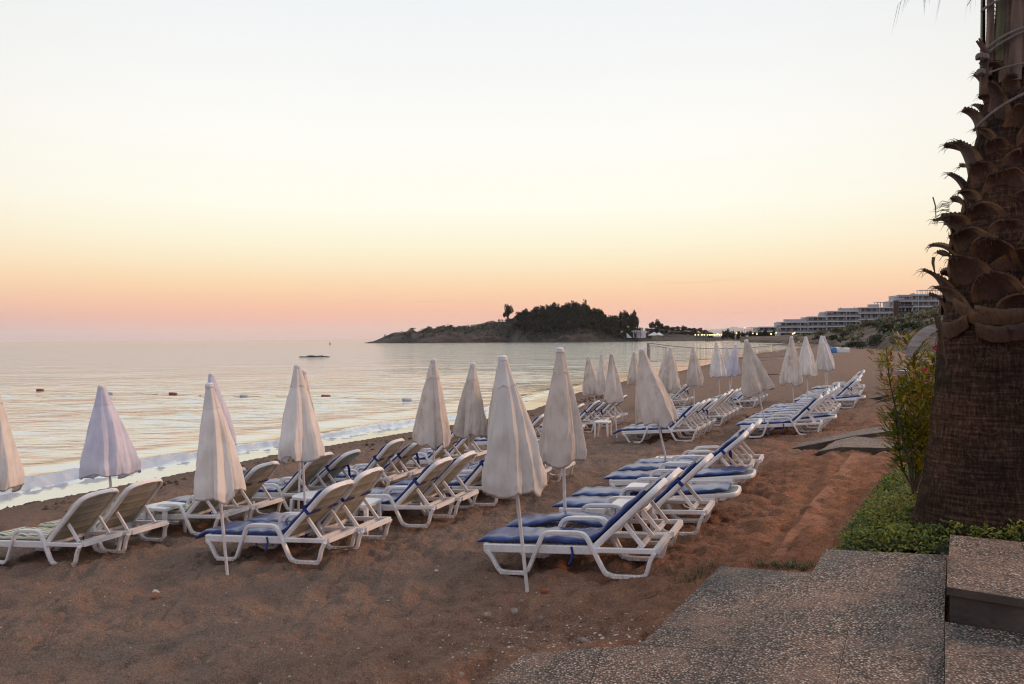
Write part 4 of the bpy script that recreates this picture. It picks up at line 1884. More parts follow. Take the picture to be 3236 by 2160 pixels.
M['cover'] = leafmat('succulent_cover', [(.26, (.030, .062, .006)), (.42, (.105, .155, .014)), (.56, (.22, .235, .024)), (.74, (.38, .32, .04))])
M['grass'] = leafmat('long_grass', [(.28, (.010, .028, .007)), (.5, (.030, .060, .012)), (.75, (.11, .12, .035))])
xs = [p[0] for p in CPxy]
ys = [p[1] for p in CPxy]
rnd = random.Random(31)
m = MB()
NT_ = 60000
cx_ = np.array([rnd.uniform(min(xs), min(max(xs), 5.4)) for _ in range(NT_)])
cy_ = np.array([rnd.uniform(min(ys), max(ys)) for _ in range(NT_)])
ins = in_bed(cx_, cy_, CPxy)
cx_, cy_ = cx_[ins], cy_[ins]
ed_ = np.full(len(cx_), 9.0)
for i in range(len(CPxy)):
    p, q = np.array(CPxy[i - 1]), np.array(CPxy[i])
    d = q - p
    t = np.clip(((cx_ - p[0]) * d[0] + (cy_ - p[1]) * d[1]) / (d @ d), 0, 1)
    ed_ = np.minimum(ed_, np.hypot(cx_ - p[0] - d[0] * t, cy_ - p[1] - d[1] * t))
cl_ = vnoise(cx_ * 4.2, cy_ * 4.2) * .7 + vnoise(cx_ * 11, cy_ * 11) * .3
gg_ = ground_many(np.stack([cx_, cy_], 1))
cnt = 0
for x, y, ed, cl, g in zip(cx_, cy_, ed_, cl_, gg_):
    if cnt > 24000 or (ed < .22 and rnd.random() > ed / .22):
        continue
    if cl < .30 and rnd.random() < .7:
        continue
    cnt += 1
    h = min(1, ed / .30) * (.06 + .32 * cl)
    c = Vector((x, y, g + h * rnd.uniform(.45, 1.0)))
    l = rnd.uniform(.024, .058)
    a = rnd.uniform(0, 2 * PI)
    d = Vector((math.cos(a), math.sin(a), rnd.uniform(-.1, 1.3))).normalized()
    s = d.cross(Vector((0, 0, 1))).normalized() * l * .30
    u = s.cross(d).normalized() * l * .18
    m.add([c, c + d * l * .5 + s, c + d * l, c + d * l * .5 - s, c + d * l * .5 + u], [(0, 1, 4), (1, 2, 4), (2, 3, 4), (3, 0, 4)])
# a soil and stem cushion under the leaves
nx, ny = 70, 70
gx = np.linspace(min(xs), max(xs), nx)
gy = np.linspace(min(ys), max(ys), ny)
GX, GY = np.meshgrid(gx, gy, indexing='ij')
GZ = ground_many(np.stack([GX.reshape(-1), GY.reshape(-1)], 1)).reshape(GX.shape)
o = m.build('ground_cover', M['cover'], None, 0)
tag(o, 'low green leafy ground cover spreading over the red sand beside the palm', 'ground cover', kind='stuff')
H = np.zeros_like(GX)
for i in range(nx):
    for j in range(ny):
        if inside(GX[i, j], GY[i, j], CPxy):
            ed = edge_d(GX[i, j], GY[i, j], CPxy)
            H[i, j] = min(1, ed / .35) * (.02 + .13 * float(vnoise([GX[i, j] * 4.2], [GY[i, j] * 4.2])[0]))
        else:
            H[i, j] = -.05
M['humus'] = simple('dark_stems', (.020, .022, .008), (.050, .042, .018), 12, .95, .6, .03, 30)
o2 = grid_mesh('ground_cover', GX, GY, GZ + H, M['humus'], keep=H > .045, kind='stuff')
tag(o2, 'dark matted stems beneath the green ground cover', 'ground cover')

m = MB()
cnt = 0
GR = [(2860, 1660), (2960, 1600), (3100, 1560), (3400, 1560), (3560, 1800), (3300, 1770), (3060, 1756), (2985, 1745), (2900, 1735)]
GP = [on_ground(a, b, 0) for a, b in GR]
GPxy = [(p.x, p.y) for p in GP]
xs2 = [p[0] for p in GPxy]
ys2 = [p[1] for p in GPxy]
while cnt < 5200:
    x = rnd.uniform(min(xs2), max(xs2))
    y = rnd.uniform(min(ys2), max(ys2))
    if not inside(x, y, GPxy):
        continue
    cnt += 1
    z = gz(x, y)
    l = rnd.uniform(.08, .26)
    a = rnd.uniform(0, 2 * PI)
    b = Vector((math.cos(a), math.sin(a), 0))
    s = Vector((-b.y, b.x, 0)) * rnd.uniform(.002, .004)
    p = Vector((x, y, z + .02))
    q = p + Vector((0, 0, l * .6)) + b * l * rnd.uniform(.1, .3)
    e_ = q + Vector((0, 0, l * .2)) + b * l * rnd.uniform(.3, .7)
    m.add([p - s, p + s, q + s * .8, q - s * .8, e_], [(0, 1, 2, 3), (3, 2, 4)])
for (gx0, gy0, gx1, gy1, nn) in ((2400, 1790, 2570, 1806, 420), (2160, 1850, 2265, 1790, 160), (2985, 1700, 3000, 1760, 120), (2790, 1395, 2835, 1400, 90)):
    for _ in range(nn):
        t = rnd.random()
        p = on_ground(gx0 + (gx1 - gx0) * t + rnd.gauss(0, 20), gy0 + (gy1 - gy0) * t - abs(rnd.gauss(0, 11)) + 5, 0)
        l = rnd.uniform(.02, .08)
        a = rnd.uniform(0, 2 * PI)
        b = Vector((math.cos(a), math.sin(a), 0))
        s = Vector((-b.y, b.x, 0)) * .003
        q = p + Vector((0, 0, l * .6)) + b * l * .25
        e_ = q + Vector((0, 0, l * .1)) + b * l * .6
        m.add([p - s, p + s, q + s * .8, q - s * .8, e_], [(0, 1, 2, 3), (3, 2, 4)])
o = m.build('grass', M['grass'], None, 0)
tag(o, 'long dark grass around the palm foot and at the path edges', 'grass', kind='stuff')

# ------------------------------------------------------------------ oleander
M['ole'] = leafmat('oleander_leaf', [(.22, (.038, .078, .008)), (.40, (.12, .17, .016)), (.55, (.27, .26, .027)), (.76, (.46, .34, .035))], 3, .5, .4)
M['ole_dry'] = leafmat('autumn_leaf', [(.25, (.16, .045, .010)), (.5, (.30, .10, .018)), (.75, (.38, .24, .030))], 5)
M['stem'] = simple('twig', (.050, .038, .022), (.11, .085, .055), 12, .8)
M['pink'] = simple('pink_petal', (.55, .04, .14), (.70, .10, .24), 20, .6, trans=(.7, .1, .2, .3))


def leaf(m, p, d, l, w, mi=0, bend=.25):
    d = d.normalized()
    s = d.cross(Vector((0, 0, 1)))
    if s.length < .1:
        s = Vector((1, 0, 0))
    s = s.normalized() * w
    q1 = p + d * l * .35
    q2 = p + d * l * .72 - Vector((0, 0, l * bend * .35))
    e = p + d * l - Vector((0, 0, l * bend))
    u = Vector((0, 0, w * .35))
    m.add([p, q1 + s + u, q2 + s * .8 + u, e, q2 - s * .8 + u, q1 - s + u, q1, q2], [(0, 1, 6), (1, 2, 7, 6), (2, 3, 7), (3, 4, 7), (4, 5, 6, 7), (5, 0, 6)], mi)


def shrub(name, label, foot, stems, leaves, seed, flowers=(), cat='shrub', ll=(.07, .13)):
    """stems: lists of points from the foot up; leaves: per stem (count, start fraction, dry share)"""
    rnd = random.Random(seed)
    root = thing(name, foot, (0, 0, 0), label, cat)
    f = Vector(foot)
    ms = MB()
    ml = MB()
    for pts, (n, t0, dry) in zip(stems, leaves):
        P = [Vector(p) - f for p in pts]
        D = []
        for i in range(25):
            t = i / 24 * (len(P) - 1)
            k = min(int(t), len(P) - 2)
            D.append(P[k].lerp(P[k + 1], t - k))
        ms.tube(D, [.011 * (1 - .75 * i / 24) + .002 for i in range(25)], 6)
        for _ in range(n):
            t = t0 + (1 - t0) * rnd.random() ** .8
            k = min(23, int(t * 24))
            p = D[k].lerp(D[k + 1], rnd.random())
            ax = (D[k + 1] - D[k]).normalized()
            a = rnd.uniform(0, 2 * PI)
            side = Vector((math.cos(a), math.sin(a), 0))
            off = side * rnd.uniform(0, .07 + .12 * t)
            d = ax * rnd.uniform(.4, 1.1) + side * rnd.uniform(.5, 1.0)
            leaf(ml, p + off, d, rnd.uniform(*ll), rnd.uniform(.010, .017), 1 if rnd.random() < (dry if t > .55 else dry * .3) else 0, rnd.uniform(0, .5))
            if rnd.random() < .3:
                ms.tube([p, p + off], .002, 4)
    ms.build('stem', M['stem'], root, 60)
    ml.build('foliage', [M['ole'], M['ole_dry']], root, 0)
    for (px, py, d) in flowers:
        mf = MB()
        c = at_depth(px, py, d) - f
        for _ in range(46):
            a, b = rnd.uniform(0, 2 * PI), rnd.uniform(-.5, 1.4)
            dr = Vector((math.cos(a) * math.cos(b), math.sin(a) * math.cos(b), math.sin(b)))
            leaf(mf, c + dr * .012, dr, rnd.uniform(.028, .045), .012, 0, .3)
        mf.build('flower', M['pink'], root, 0)
    return root


def A_(px, py, d):
    return at_depth(px, py, d)


f1 = on_ground(2882, 1560, 0)
st = [[A_(2885, 1560, 8.3), A_(2868, 1440, 8.25), A_(2840, 1330, 8.2), A_(2812, 1210, 8.1), A_(2800, 1095, 8.1)],
      [A_(2887, 1560, 8.3), A_(2880, 1420, 8.3), A_(2905, 1290, 8.2), A_(2918, 1180, 8.2)],
      [A_(2890, 1555, 8.4), A_(2900, 1400, 8.5), A_(2895, 1250, 8.5), A_(2885, 1150, 8.5), A_(2895, 1050, 8.5)],
      [A_(2895, 1550, 8.5), A_(2925, 1400, 8.6), A_(2940, 1250, 8.6), A_(2955, 1120, 8.6)],
      [A_(2889, 1550, 8.4), A_(2870, 1400, 8.5), A_(2855, 1280, 8.5), A_(2850, 1200, 8.5)],
      [A_(2893, 1550, 8.6), A_(2930, 1450, 8.7), A_(2950, 1350, 8.7), A_(2965, 1220, 8.7)],
      [A_(2889, 1550, 8.3), A_(2850, 1480, 8.4), A_(2838, 1390, 8.4), A_(2830, 1300, 8.4)],
      [A_(2891, 1550, 8.4), A_(2905, 1480, 8.4), A_(2915, 1400, 8.4), A_(2920, 1320, 8.4)]]
shrub('oleander_shrub', 'tall oleander with yellow green leaves and pink flowers in front of the palm trunk', f1, st,
      [(110, .50, .50), (430, .36, .10), (340, .38, .42), (560, .22, .08), (450, .30, .06), (560, .22, .08), (420, .28, .08), (440, .22, .06)], 4,
      [(2925, 1173, 8.1), (2958, 1100, 8.5)])
f2 = on_ground(2785, 1202, 0)
D2 = f2.y
st = [[A_(2784, 1200, D2), A_(2781, 1170, D2), A_(2775, 1130, D2)], [A_(2786, 1200, D2), A_(2788, 1160, D2), A_(2796, 1128, D2)], [A_(2785, 1200, D2), A_(2784, 1165, D2), A_(2786, 1120, D2)]]
shrub('oleander_sapling', 'small green sapling standing alone on the sand left of the big oleander', f2, st, [(60, .4, 0), (60, .4, .05), (60, .4, .1)], 9, (), 'sapling', (.18, .34))

# ------------------------------------------------------------------ boats, block, tub, rope, net
M['boat_white'] = simple('boat_white', (.52, .50, .47), (.68, .66, .63), 3, .45, .1, .01, 20)
M['boat_blue'] = simple('boat_blue', (.03, .13, .30), (.05, .19, .42), 3, .45)
M['dark'] = simple('dark_gap', (.012, .010, .010), (.03, .026, .022), 5, .8)


def hull(L, W, H, mats, split, parent):
    """upturned dinghy: keel up"""
    m = MB()
    n = 26
    rings = []
    for i in range(n):
        t = i / (n - 1)
        w = W / 2 * (1 - (max(0, .42 - t) / .42) ** 2.2) * (1 - .12 * t ** 3)
        w = max(w, .02)
        h = H * (.42 + .58 * min(1, t / .30) ** .8) * (1 - .22 * max(0, t - .3))
        x = -L / 2 + L * t
        lift = .10 * (1 - t) ** 2 * 0
        ring = []
        for (a, b) in [(-1.06, -.06), (-1.06, .02), (-1, .03), (-.93, .45), (-.72, .84), (-.2, .98), (0, 1.02), (.2, .98), (.72, .84), (.93, .45), (1, .03), (1.06, .02), (1.06, -.06)]:
            ring.append((x, a * w, lift + b * h + .05))
        rings.append(ring)
    fs0 = len(m.f)
    m.rings(rings)
    k = 13
    for i in range(n - 1):
        for j in range(k):
            t = (i + .5) / n
            if split[0] < t - .015 * j * 0 < split[1]:
                m.mi[fs0 + i * k + j] = 1
    return m.build('hull', mats, parent, 35)


pb = on_ground(2648, 1114, 0)
boat = thing('rowing_boat', pb + Vector((0, 0, .02)), (0, 0, math.radians(-8)), 'upturned blue and white rowing boat on the far sand below the shrubs', 'boat')
hs = 66 / F_PX * pb.y
hull(hs, hs * .42, hs * .25, [M['boat_white'], M['boat_blue']], (.10, .38), boat)
m = MB()
for t in (.50, .56, .60, .66, .71):
    m.box((hs * (t - .5), -hs * .165, hs * .225), (hs * (t - .5) + hs * .035, -hs * .150, hs * .245))
m.build('registration_mark', M['dark'], boat)
m = MB()
m.box((-hs * .40, -hs * .12, -.06), (hs * .44, hs * .12, .05))
m.build('gunwale', M['dark'], boat)
pb = on_ground(2845, 1188, 0)
b2 = thing('rowing_boat', pb + Vector((0, 0, .05)), (.12, -.10, math.radians(8)), 'pale weathered boat lying on the sand behind the oleander leaves', 'boat')
hs = 88 / F_PX * pb.y
m = MB()
rings = []
for i in range(20):
    t = i / 19
    w = hs * .20 * (1 - (max(0, .5 - t) / .5) ** 2.0) + .01
    x = -hs / 2 + hs * t
    z = .16 * (1 - t) ** 2
    rings.append([(x, -w * .55, .02 + z), (x, -w, hs * .15 + z), (x, -w - .03, hs * .17 + z), (x, -w + .03, hs * .18 + z), (x, w - .03, hs * .18 + z), (x, w + .03, hs * .17 + z), (x, w, hs * .15 + z), (x, w * .55, .02 + z)])
m.rings(rings)
m.build('hull', M['boat_white'], b2, 35)
m = MB()
rings = [[(x * .93, y * .78, z + (.006 if k in (2, 3, 4, 5) else .04)) for k, (x, y, z) in enumerate(r_)] for r_ in rings[3:]]
m.rings(rings)
m.build('cockpit', M['dark'], b2, 35)
m = MB()
m.box((hs * .05, -hs * .14, hs * .186), (hs * .10, hs * .14, hs * .20))
m.box((hs * .28, -hs * .15, hs * .186), (hs * .33, hs * .15, hs * .20))
m.build('thwart', M['boat_white'], b2)

pk = on_ground(2371, 1329, 0)
m = MB()
s = 26 / F_PX * pk.y
m.rings([[(-s * .5, -s * .4, -.05), (s * .5, -s * .4, -.05), (s * .5, s * .4, -.05), (-s * .5, s * .4, -.05)], [(-s * .46, -s * .36, s * .62), (s * .46, -s * .36, s * .62), (s * .46, s * .36, s * .62), (-s * .46, s * .36, s * .62)], [(-s * .42, -s * .32, s * .68), (s * .42, -s * .32, s * .68), (s * .42, s * .32, s * .68), (-s * .42, s * .32, s * .68)]])
o = m.build('concrete_block', M['clay'], None, 30)
o.location = pk
tag(o, 'square brown concrete block on the sand beside a dark tub', 'block')
pk = on_ground(2394, 1323, 0)
tub = thing('plastic_tub', pk, (0, 0, 0), 'dark green open plastic tub on the sand behind the leaning peach umbrella', 'tub')
M['tub'] = simple('dark_tub', (.012, .028, .026), (.02, .045, .04), 8, .5)
s = 15 / F_PX * pk.y
m = MB()
m.rings([[(r_ * math.cos(a), r_ * math.sin(a), z) for a in [2 * PI * j / 24 for j in range(24)]] for r_, z in ((s * .8, -.03), (s, s * 1.0), (s * .94, s * 1.0), (s * .75, .03))])
m.build('body', M['tub'], tub, 40)
m = MB()
m.rings([[(r_ * math.cos(a), r_ * math.sin(a), z) for a in [2 * PI * j / 24 for j in range(24)]] for r_, z in ((s * 1.0, s * .93), (s * 1.09, s * .96), (s * 1.09, s * 1.06), (s * .97, s * 1.06), (s * .97, s * .95))], caps=False)
m.build('rim', M['tub'], tub, 40)

# volleyball net
ND = 49.5
npA = Vector((at_depth(2048, 1083, ND).x, ND, 0))
zA = at_depth(2048, 1083, ND).z
npB = Vector((at_depth(2492, 1087, 57).x, 57.0, 0))
zB = at_depth(2492, 1084, 57).z
M['post'] = simple('grey_post', (.20, .20, .21), (.32, .32, .33), 5, .5)
M['netcord'] = simple('net_cord', (.07, .07, .07), (.14, .14, .14), 40, .8)
net = thing('volleyball_net', (npA.x, npA.y, gz(npA.x, npA.y)), (0, 0, 0), 'beach volleyball net with grey posts strung across the sand before the water', 'net')
o0 = Vector(net.location)
for p, z in ((npA, zA), (npB, zB)):
    m = MB()
    m.tube([Vector((p.x, p.y, gz(p.x, p.y) - .3)) - o0, Vector((p.x, p.y, z)) - o0], .075, 10)
    m.build('post', M['post'], net, 40)


def nline(t, zf):
    p = npA.lerp(npB, t)
    return Vector((p.x, p.y, zf(t))) - o0


def ztop_(t):
    return zA + .0 + (zB - zA) * t - .62 * 4 * t * (1 - t) * .62


zt0 = at_depth(2052, 1092, ND).z
zb0 = at_depth(2052, 1141, ND).z
m = MB()
m.tube([nline(i / 30, ztop_) for i in range(31)], .022, 6)
m.build('top_cord', M['netcord'], net, 60)
m = MB()


def zn(t):
    return min(zt0 - .10 * t, ztop_(t) - .03)


def zn2(t):
    return zb0 + .05 * t


m.tube([nline(.01 + .98 * i / 30, zn2) for i in range(31)], .018, 6)
m.tube([nline(.01, zn2), nline(.01, lambda t: zt0)], .018, 6)
m.tube([nline(.01 + .10 * i / 8, lambda t: zt0 - .12 * (t / .1) ** 2) for i in range(9)], .018, 6)
m.tube([nline(.113, lambda t: zt0 - .13), nline(.117, lambda t: zt0 - .45), nline(.128, lambda t: zt0 - .75), nline(.14, zn2)], .020, 6)
m.build('net_hem', M['netcord'], net, 60)
m = MB()
for i in range(96):
    t = .015 + .97 * i / 95
    m.tube([nline(t, zn2), nline(t, zn)], .0035, 4, caps=False)
for j in range(1, 9):
    m.tube([nline(.012 + .976 * i / 16, lambda t, j=j: zn2(t) + (zn(t) - zn2(t)) * j / 9) for i in range(17)], .0035, 4, caps=False)
m.build('mesh_cords', M['netcord'], net, 0)

# rope lines pegged on the sand near the net
for i, (q, lab) in enumerate([([(2300, 1184), (2380, 1183), (2460, 1182)], 'dark court line cord lying on sand left of the leftmost right umbrella'),
                              ([(2396, 1139), (2440, 1136), (2482, 1131)], 'pale court line cord on the sand beside the water')]):
    m = MB()
    m.tube([on_ground(a, b, .03) for a, b in q], .03, 6)
    o = m.build('court_line', M['netcord'] if i == 0 else M['post'], None, 60)
    tag(o, lab, 'cord')

# swimming line buoys
M['buoy_red'] = simple('red_buoy', (.22, .035, .015), (.36, .07, .03), 6, .5)
M['buoy_white'] = simple('white_buoy', (.35, .36, .38), (.50, .51, .53), 6, .5)
BU = [(127, 1231, 1, 'red float on the swimming line, leftmost in view'), (344, 1241, 0, 'white float partly behind the lilac left umbrella'),
      (547, 1243, 1, 'dark red float on the line between two left umbrellas'), (772, 1251, 0, 'white float left of the umbrella beside the reef'),
      (1030, 1251, 1, 'red float just right of the doubled umbrellas'), (1286, 1263, 0, 'white float near the stained cream umbrella')]
bp = []
for px, py, red, lab in BU:
    r_ = ray(px, py + 3)
    t = (WATER_Z + .02 - EYE.z) / r_.z
    p = EYE + r_ * t
    bp.append(p)
    m = MB()
    L_, R_ = .29, .085
    m.rings([[(x, R_ * k * math.cos(a), R_ * k * math.sin(a)) for a in [2 * PI * j / 14 for j in range(14)]] for x, k in ((-L_, .35), (-L_ * .93, .75), (-L_ * .78, 1), (L_ * .78, 1), (L_ * .93, .75), (L_, .35))])
    o = m.build('float_buoy', M['buoy_red'] if red else M['buoy_white'], None, 40)
    o.location = p + Vector((0, 0, .05))
    o.rotation_euler = (0, .04, math.radians(-8))
    tag(o, lab, 'buoy', 'floats on the swimming line')
r_ = ray(1850, 1268)
bp.append(EYE + r_ * ((WATER_Z + .02 - EYE.z) / r_.z))
m = MB()
pts = []
for a, b in zip(bp, bp[1:]):
    for i in range(8):
        q = a.lerp(b, i / 8)
        pts.append((q.x, q.y, WATER_Z + .05 + .012 * math.sin(i * 2)))
m.tube(pts, .009, 5)
M['line'] = simple('float_line', (.55, .36, .20), (.65, .45, .28), 9, .8)
o = m.build('float_line', M['line'], None, 60)
tag(o, 'thin orange line carrying the red and white floats', 'rope')
r_ = ray(1043, 1088)
p = EYE + r_ * ((WATER_Z - EYE.z) / r_.z)
s = p.y / F_PX
m = MB()
m.rings([[(k * 2.6 * s * math.cos(a), k * 2.6 * s * math.sin(a), z * s) for a in [2 * PI * j / 12 for j in range(12)]] for k, z in ((.6, -1), (1, 1), (1, 3), (.45, 6), (.15, 9))])
M['yellow'] = simple('yellow_buoy', (.40, .20, .02), (.5, .26, .03), 5, .5)
o = m.build('marker_buoy', M['yellow'], None, 40)
o.location = (p.x, p.y, WATER_Z)
tag(o, 'tiny yellow marker buoy far out left of the headland', 'buoy')

# reef
M['reef'] = simple('dark_reef', (.020, .020, .022), (.06, .058, .056), 3, .6, .8, .05, 8)
r_ = ray(990, 1128)
p = EYE + r_ * ((WATER_Z - EYE.z) / r_.z)
bm = bmesh.new()
bmesh.ops.create_icosphere(bm, subdivisions=4, radius=1)
from mathutils import noise as mn
for v in bm.verts:
    k = 1 + .5 * mn.noise(v.co * 2.2) + .2 * mn.noise(v.co * 6)
    v.co = Vector((v.co.x * 2.7 * k, v.co.y * 1.6 * k, v.co.z * .30 * k))
me = bpy.data.meshes.new('reef')
bm.to_mesh(me)
bm.free()
me.materials.append(M['reef'])
o = bpy.data.objects.new('reef', me)
COL.objects.link(o)
o.location = (p.x, p.y, WATER_Z)
tag(o, 'low dark reef breaking the water surface out at sea', 'rock')
r_ = ray(2245, 1078)
p = EYE + r_ * ((WATER_Z - EYE.z) / r_.z)
s = p.y / F_PX
m = MB()
m.box((-15 * s, -2, -.2), (15 * s, 2, 1.4 * s))
m.box((-15 * s, -2.2, 1.4 * s), (15 * s, 2.2, 1.9 * s))
o = m.build('swimming_pontoon', M['dark'], None)
o.location = (p.x, p.y, WATER_Z)
tag(o, 'dark flat swimming pontoon floating in the bay before the lights', 'pontoon')
# ------------------------------------------------------------------ far land


def lerp_list(L, x):
    for (a, b), (c, d) in zip(L, L[1:]):
        if x <= c:
            return b + (d - b) * max(0, (x - a)) / (c - a)
    return L[-1][1]


def smoothstep(t):
    t = np.clip(t, 0, 1)
    return t * t * (3 - 2 * t)


def scrub_mat(name, a, b, c, scale=.08, fine=1.2):
    k = NT(name)
    v = k.coords((1, 1, 1))
    f = k.math('ADD', k.math('MULTIPLY', k.noise(v, scale, 4, .6), .6), k.math('MULTIPLY', k.noise(v, fine, 4, .65), .4))
    k.base(k.ramp(f, [(.36, a), (.50, b), (.62, c)]))
    k.rough(.95)
    k.bump(k.noise(v, fine, 5, .7), .8, .5)
    return k.m


M['hill'] = scrub_mat('dry_hillside', (.030, .030, .014), (.085, .056, .038), (.15, .115, .092), .09, 1.0)
M['headland'] = scrub_mat('rocky_headland', (.011, .009, .006), (.030, .021, .015), (.085, .068, .056), .035, .22)
M['bush'] = leafmat('dark_bush', [(.25, (.010, .018, .008)), (.5, (.028, .042, .018)), (.78, (.070, .080, .035))], .6, .7, .15)
M['reed'] = leafmat('pale_reeds', [(.25, (.045, .052, .020)), (.5, (.095, .095, .040)), (.78, (.17, .14, .07))], .6, .7, .15)
M['tree'] = leafmat('pine_crown', [(.25, (.010, .014, .007)), (.5, (.024, .030, .014)), (.78, (.050, .052, .026))], .3, .8, .12)
M['trunk'] = simple('tree_trunk', (.03, .022, .015), (.07, .05, .035), 1, .9)

CREST = [(2360, 1063), (2460, 1060), (2560, 1054), (2640, 1044), (2720, 1030), (2780, 1012), (2830, 1000), (2880, 988), (3000, 968), (3120, 950), (3300, 932), (3700, 905)]
START = [(2360, 470), (2480, 390), (2560, 300), (2640, 200), (2740, 150), (2820, 118), (3000, 92), (3700, 60)]


def hill_z(px, d):
    zc = at_depth(px, lerp_list(CREST, px), 480).z
    s0 = lerp_list(START, px)
    t = max(0, min(1, (d - s0) / (480 - s0)))
    e = .72 * t + .28 * (t * t * (3 - 2 * t))
    bank = 1.6 * (1 - math.exp(-max(0, d - s0) / 12)) * min(1, max(0, (px - 2560) / 160))
    bump = (float(vnoise([px * .021], [d * .045])[0]) - .5) * 2.6 * min(1, t * 5) * (1 - t ** 4)
    return .35 + (zc - .35 - bank * (t > 0)) * e + bank + bump


pxs = np.linspace(2340, 3760, 190)
ds = np.concatenate([np.linspace(55, 200, 90), np.linspace(204, 480, 70), np.linspace(500, 700, 8)])
HX = np.zeros((len(ds), len(pxs)))
HY = np.zeros_like(HX)
HZ = np.zeros_like(HX)
for i, d in enumerate(ds):
    for j, px in enumerate(pxs):
        HX[i, j] = (px - CX) / F_PX * d
        HY[i, j] = d
        s0 = lerp_list(START, px)
        HZ[i, j] = hill_z(px, min(d, 480)) if d > s0 - 6 else -1.6
        if d <= s0 and d > s0 - 6:
            HZ[i, j] = .2
grid_mesh('hillside', HX, HY, HZ, M['hill'], keep=HZ > -1.5)


def on_hill(px, py):
    best = None
    d = 60
    while d < 480:
        if d > lerp_list(START, px):
            z = hill_z(px, d)
            if at_depth(px, py, d).z <= z:
                return Vector(((px - CX) / F_PX * d, d, z))
        elif at_depth(px, py, d).z < .3:
            return Vector(((px - CX) / F_PX * d, d, gz((px - CX) / F_PX * d, d)))
        d += 1
    return Vector(((px - CX) / F_PX * 478, 478, hill_z(px, 478)))


def crown_mesh(seed, name, mat, n=650, blobs=9, flat=.8, leaf_=.075):
    """irregular crown of many small leaf clumps, about 1 m in radius, base near z = 0"""
    rnd = random.Random(seed)
    cs = []
    for i in range(blobs):
        a = rnd.uniform(0, 2 * PI)
        r_ = rnd.uniform(.05, .72)
        cs.append((Vector((r_ * math.cos(a), r_ * math.sin(a), rnd.uniform(.30, 1.0) * flat * 1.3 * (1.1 - .45 * r_))), rnd.uniform(.24, .48)))
    m = MB()
    for _ in range(n):
        c, R = rnd.choice(cs)
        d = Vector((rnd.gauss(0, 1), rnd.gauss(0, 1), rnd.gauss(0, 1))).normalized()
        p = c + Vector((d.x, d.y, d.z * flat)) * R * rnd.uniform(.55, 1.08)
        if p.z < .02:
            continue
        u = Vector((rnd.gauss(0, 1), rnd.gauss(0, 1), rnd.gauss(0, 1))).normalized()
        v = u.cross(Vector((rnd.gauss(0, 1), rnd.gauss(0, 1), rnd.gauss(0, 1)))).normalized()
        s = leaf_ * rnd.uniform(.6, 1.5)
        m.add([p - u * s, p - v * s * .6, p + u * s * 1.1, p + v * s * .7], [(0, 1, 2, 3)])
    return m.mesh(name, mat, 0)


BUSH = [crown_mesh(50 + i, 'foliage', M['bush'], 1100, 10, .62, .055) for i in range(3)]
REED = [crown_mesh(70 + i, 'foliage', M['reed'], 900, 10, .62, .05) for i in range(2)]
CROWN = [crown_mesh(90 + i, 'crown', M['tree'], 1300, 15, .85, .085) for i in range(5)]


def bush(px, py, wpx, hpx, label, seed=0, reed=False, group=None):
    p = on_hill(px, py)
    k = p.y / F_PX
    o = bpy.data.objects.new('bush', (REED if reed else BUSH)[seed % (2 if reed else 3)])
    COL.objects.link(o)
    o.location = (p.x, p.y, p.z - .1)
    o.scale = (wpx * k / 2, wpx * k / 2 * .8, hpx * k / 1.25)
    o.rotation_euler = (0, 0, seed * 1.7)
    tag(o, label, 'bush', group)
    return o


BU2 = [(2705, 1098, 96, 40, 'broad dark bush on the sand edge right behind the beached blue and white boat', 0, 0),
       (2768, 1094, 74, 50, 'dark bush next to the broad one, right of the boat', 1, 0),
       (2640, 1076, 62, 26, 'dark bush above the boat at the foot of the bank', 2, 0),
       (2590, 1075, 50, 24, 'bush behind the grey white umbrella tips', 0, 0),
       (2835, 1084, 90, 34, 'green bush behind the orange oleander tips', 1, 1),
       (2815, 1050, 90, 40, 'dark hillside bush below the brown stair tower', 2, 0),
       (2880, 1046, 110, 44, 'large dark hillside shrub left of the palm stubs', 0, 0),
       (2925, 1060, 90, 40, 'dark hillside shrub touching the palm trunk edge', 1, 0),
       (2850, 1022, 70, 22, 'dark shrub high on the bank under the hotel', 2, 0),
       (2905, 1010, 100, 26, 'brownish scrub just under the top hotel wing', 0, 1),
       (2960, 1000, 100, 26, 'scrub on the hill crest beside the palm stubs', 1, 1),
       (2760, 1034, 90, 26, 'dark bush on the slope below the hotel middle wing', 0, 0),
       (2700, 1044, 110, 30, 'pale reeds growing below the middle hotel wing', 1, 1),
       (2640, 1052, 90, 26, 'pale reeds growing below the stepped hotel wing', 0, 1),
       (2745, 1018, 90, 20, 'pale reeds right below the balconies near the stair tower', 1, 1),
       (2590, 1060, 70, 20, 'reeds at the left foot of the hotel slope', 0, 1),
       (2670, 1062, 60, 20, 'dark bush among the pale reeds on the slope', 1, 0),
       (2975, 1050, 90, 44, 'dark shrub seen past the curled palm sheath', 2, 0)]
for b in BU2:
    bush(*b[:5], seed=b[5], reed=b[6])
